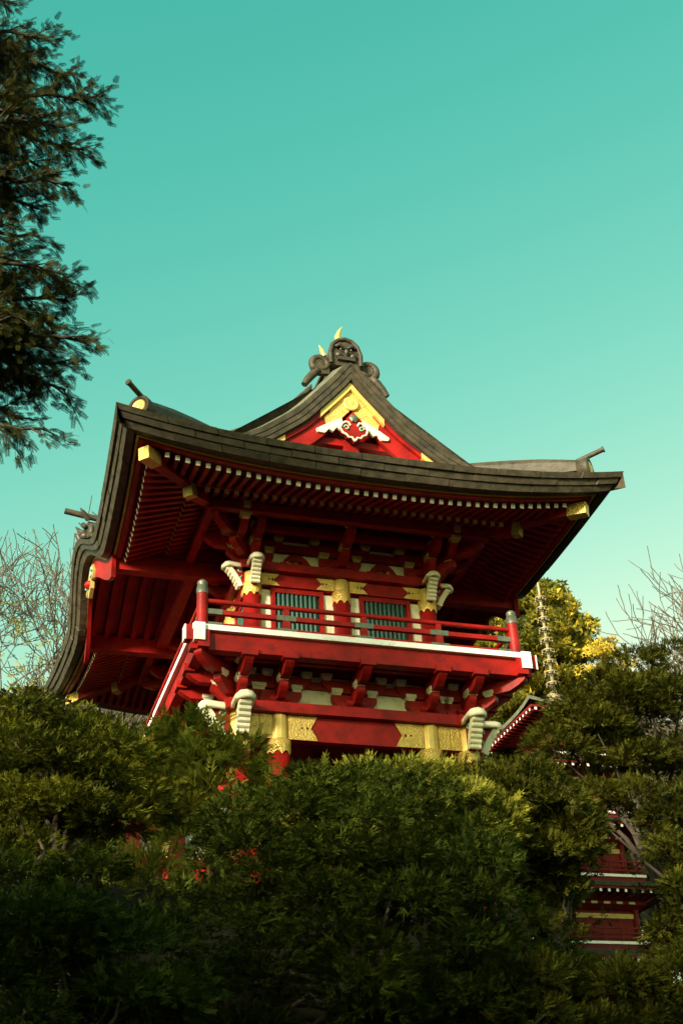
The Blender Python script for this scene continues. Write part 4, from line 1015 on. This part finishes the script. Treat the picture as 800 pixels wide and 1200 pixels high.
bc = [(at(random.uniform(-10, 75), random.uniform(665, 810), 9)-np.array(bl.location), .45) for _ in range(22)]
obj('last_leaves', foliage_mesh('last_leaves', 'pale', 'leaf', *clump_sprays(bc, 60, .11, .2, jitter=1.5, shell=(.1, 1.1))), bl)
bare_tree('bare_tree', 'bare pale-limbed tree reaching over the yew at the right', 890, 900, 14, 15.5, 1.1, 6, 8, 'barkpale', .2, (-.06, 0), .45)

# tall cypress whose boughs hang in from the left
CT = np.array([-9.3, -10.8]); cz0 = ground_z(*CT)-.2
cyp = empty('cypress_tree', (CT[0], CT[1], cz0), 'tall dark cypress with ragged drooping boughs against the open sky', 'tree')
cof = np.array([CT[0], CT[1], cz0])
MB().tube([(0, 0, -.2), (.05, .05, 4), (-.05, .1, 8), (.05, 0, 12), (0, .05, 16.5)], [.42, .36, .28, .18, .04], 10).build('trunk', 'bark', cyp)
SP, SA, SN, SS = [], [], [], []
bm_ = MB()
def bough(tip, n_side, droop=.5, rise=.5):
    tip = np.array(tip)-cof; st = np.array([0, 0, max(1.5, tip[2]-rise)]); pts = []
    k = 14
    for i in range(k+1):
        u = i/k; p = st+(tip-st)*u; p[2] += .45*math.sin(u*PI)*rise-.12*droop*u*u; pts.append(p+rng.normal(size=3)*.03)
    bm_.tube(pts, [.06*(1-.85*i/k)+.006 for i in range(k+1)], 5, cap=False)
    ax = (tip-st)/np.linalg.norm(tip-st)
    for j in range(n_side):
        u = .22+.78*(j+rng.uniform())/n_side; i = min(k-1, int(u*k)); p = pts[i]+(pts[i+1]-pts[i])*(u*k-i)
        L = .9*(1-.82*u)*rng.uniform(.4, 1.2)+.12
        sd_ = np.cross(ax, [0, 0, 1]); sd_ /= np.linalg.norm(sd_); s = 1 if j % 2 else -1
        d = ax*rng.uniform(.5, .9)+sd_*s*rng.uniform(.25, .9)+np.array([0, 0, rng.uniform(-.75, .2)]); d /= np.linalg.norm(d)
        tw = [p+d*L*q+np.array([0, 0, -.14*droop*q*q*L]) for q in np.linspace(0, 1, 5)]
        bm_.tube(tw, [.014, .011, .009, .006, .004], 4, cap=False)
        m = max(10, int(L*62))
        for q in range(m):
            w = (q+.5)/m; b = p+d*L*w+np.array([0, 0, -.14*droop*w*w*L]); a = d*.8+unit(1)[0]*.5+np.array([0, 0, -.12])
            SP.append(b+rng.normal(size=3)*.035); SA.append(a); SN.append(np.array([0, 0, 1.])+rng.normal(size=3)*.7); SS.append(rng.uniform(.09, .17))
    for q in range(26):
        u = .55+.45*q/25; i = min(k-1, int(u*k)); SP.append(pts[i]+(pts[i+1]-pts[i])*(u*k-i)); SA.append(ax+unit(1)[0]*.5); SN.append(np.array([0, 0, 1.])+rng.normal(size=3)*.5); SS.append(rng.uniform(.06, .12))
for px, py, ns in [(28, 20, 12), (62, 62, 20), (52, 92, 20), (96, 108, 22), (126, 136, 26), (80, 160, 24), (108, 190, 24), (70, 212, 24), (88, 234, 22), (58, 262, 20), (30, 120, 26), (25, 175, 26), (20, 225, 24), (40, 150, 24), (15, 80, 22), (10, 260, 18), (22, 295, 12),
                   (52, 292, 10), (78, 330, 18), (102, 345, 22), (90, 372, 24), (110, 410, 20), (82, 395, 24), (92, 440, 22), (70, 425, 24), (82, 470, 22), (50, 460, 24), (62, 520, 16), (35, 500, 18), (12, 515, 14), (30, 345, 22), (35, 390, 26), (20, 430, 24), (10, 375, 24), (15, 470, 20), (5, 320, 16)]:
    bough(at(px-8, py-20, -10.8+rng.uniform(-.9, .9)), int(ns*1.7), rng.uniform(.2, .9), rng.uniform(.2, .9))
for k in range(46):                       # the rest of the crown, outside the picture
    a = rng.uniform(.6*PI, 1.75*PI); z = rng.uniform(3, 16); r = 3.6*(1-z/22)
    bough(cof+np.array([r*math.cos(a), r*math.sin(a), z]), 10, .6, .5)
bm_.build('boughs', 'bark', cyp)
obj('crown', foliage_mesh('crown', 'cypress', 'cyp', np.array(SP), np.array(SA), np.array(SN), np.array(SS)), cyp)
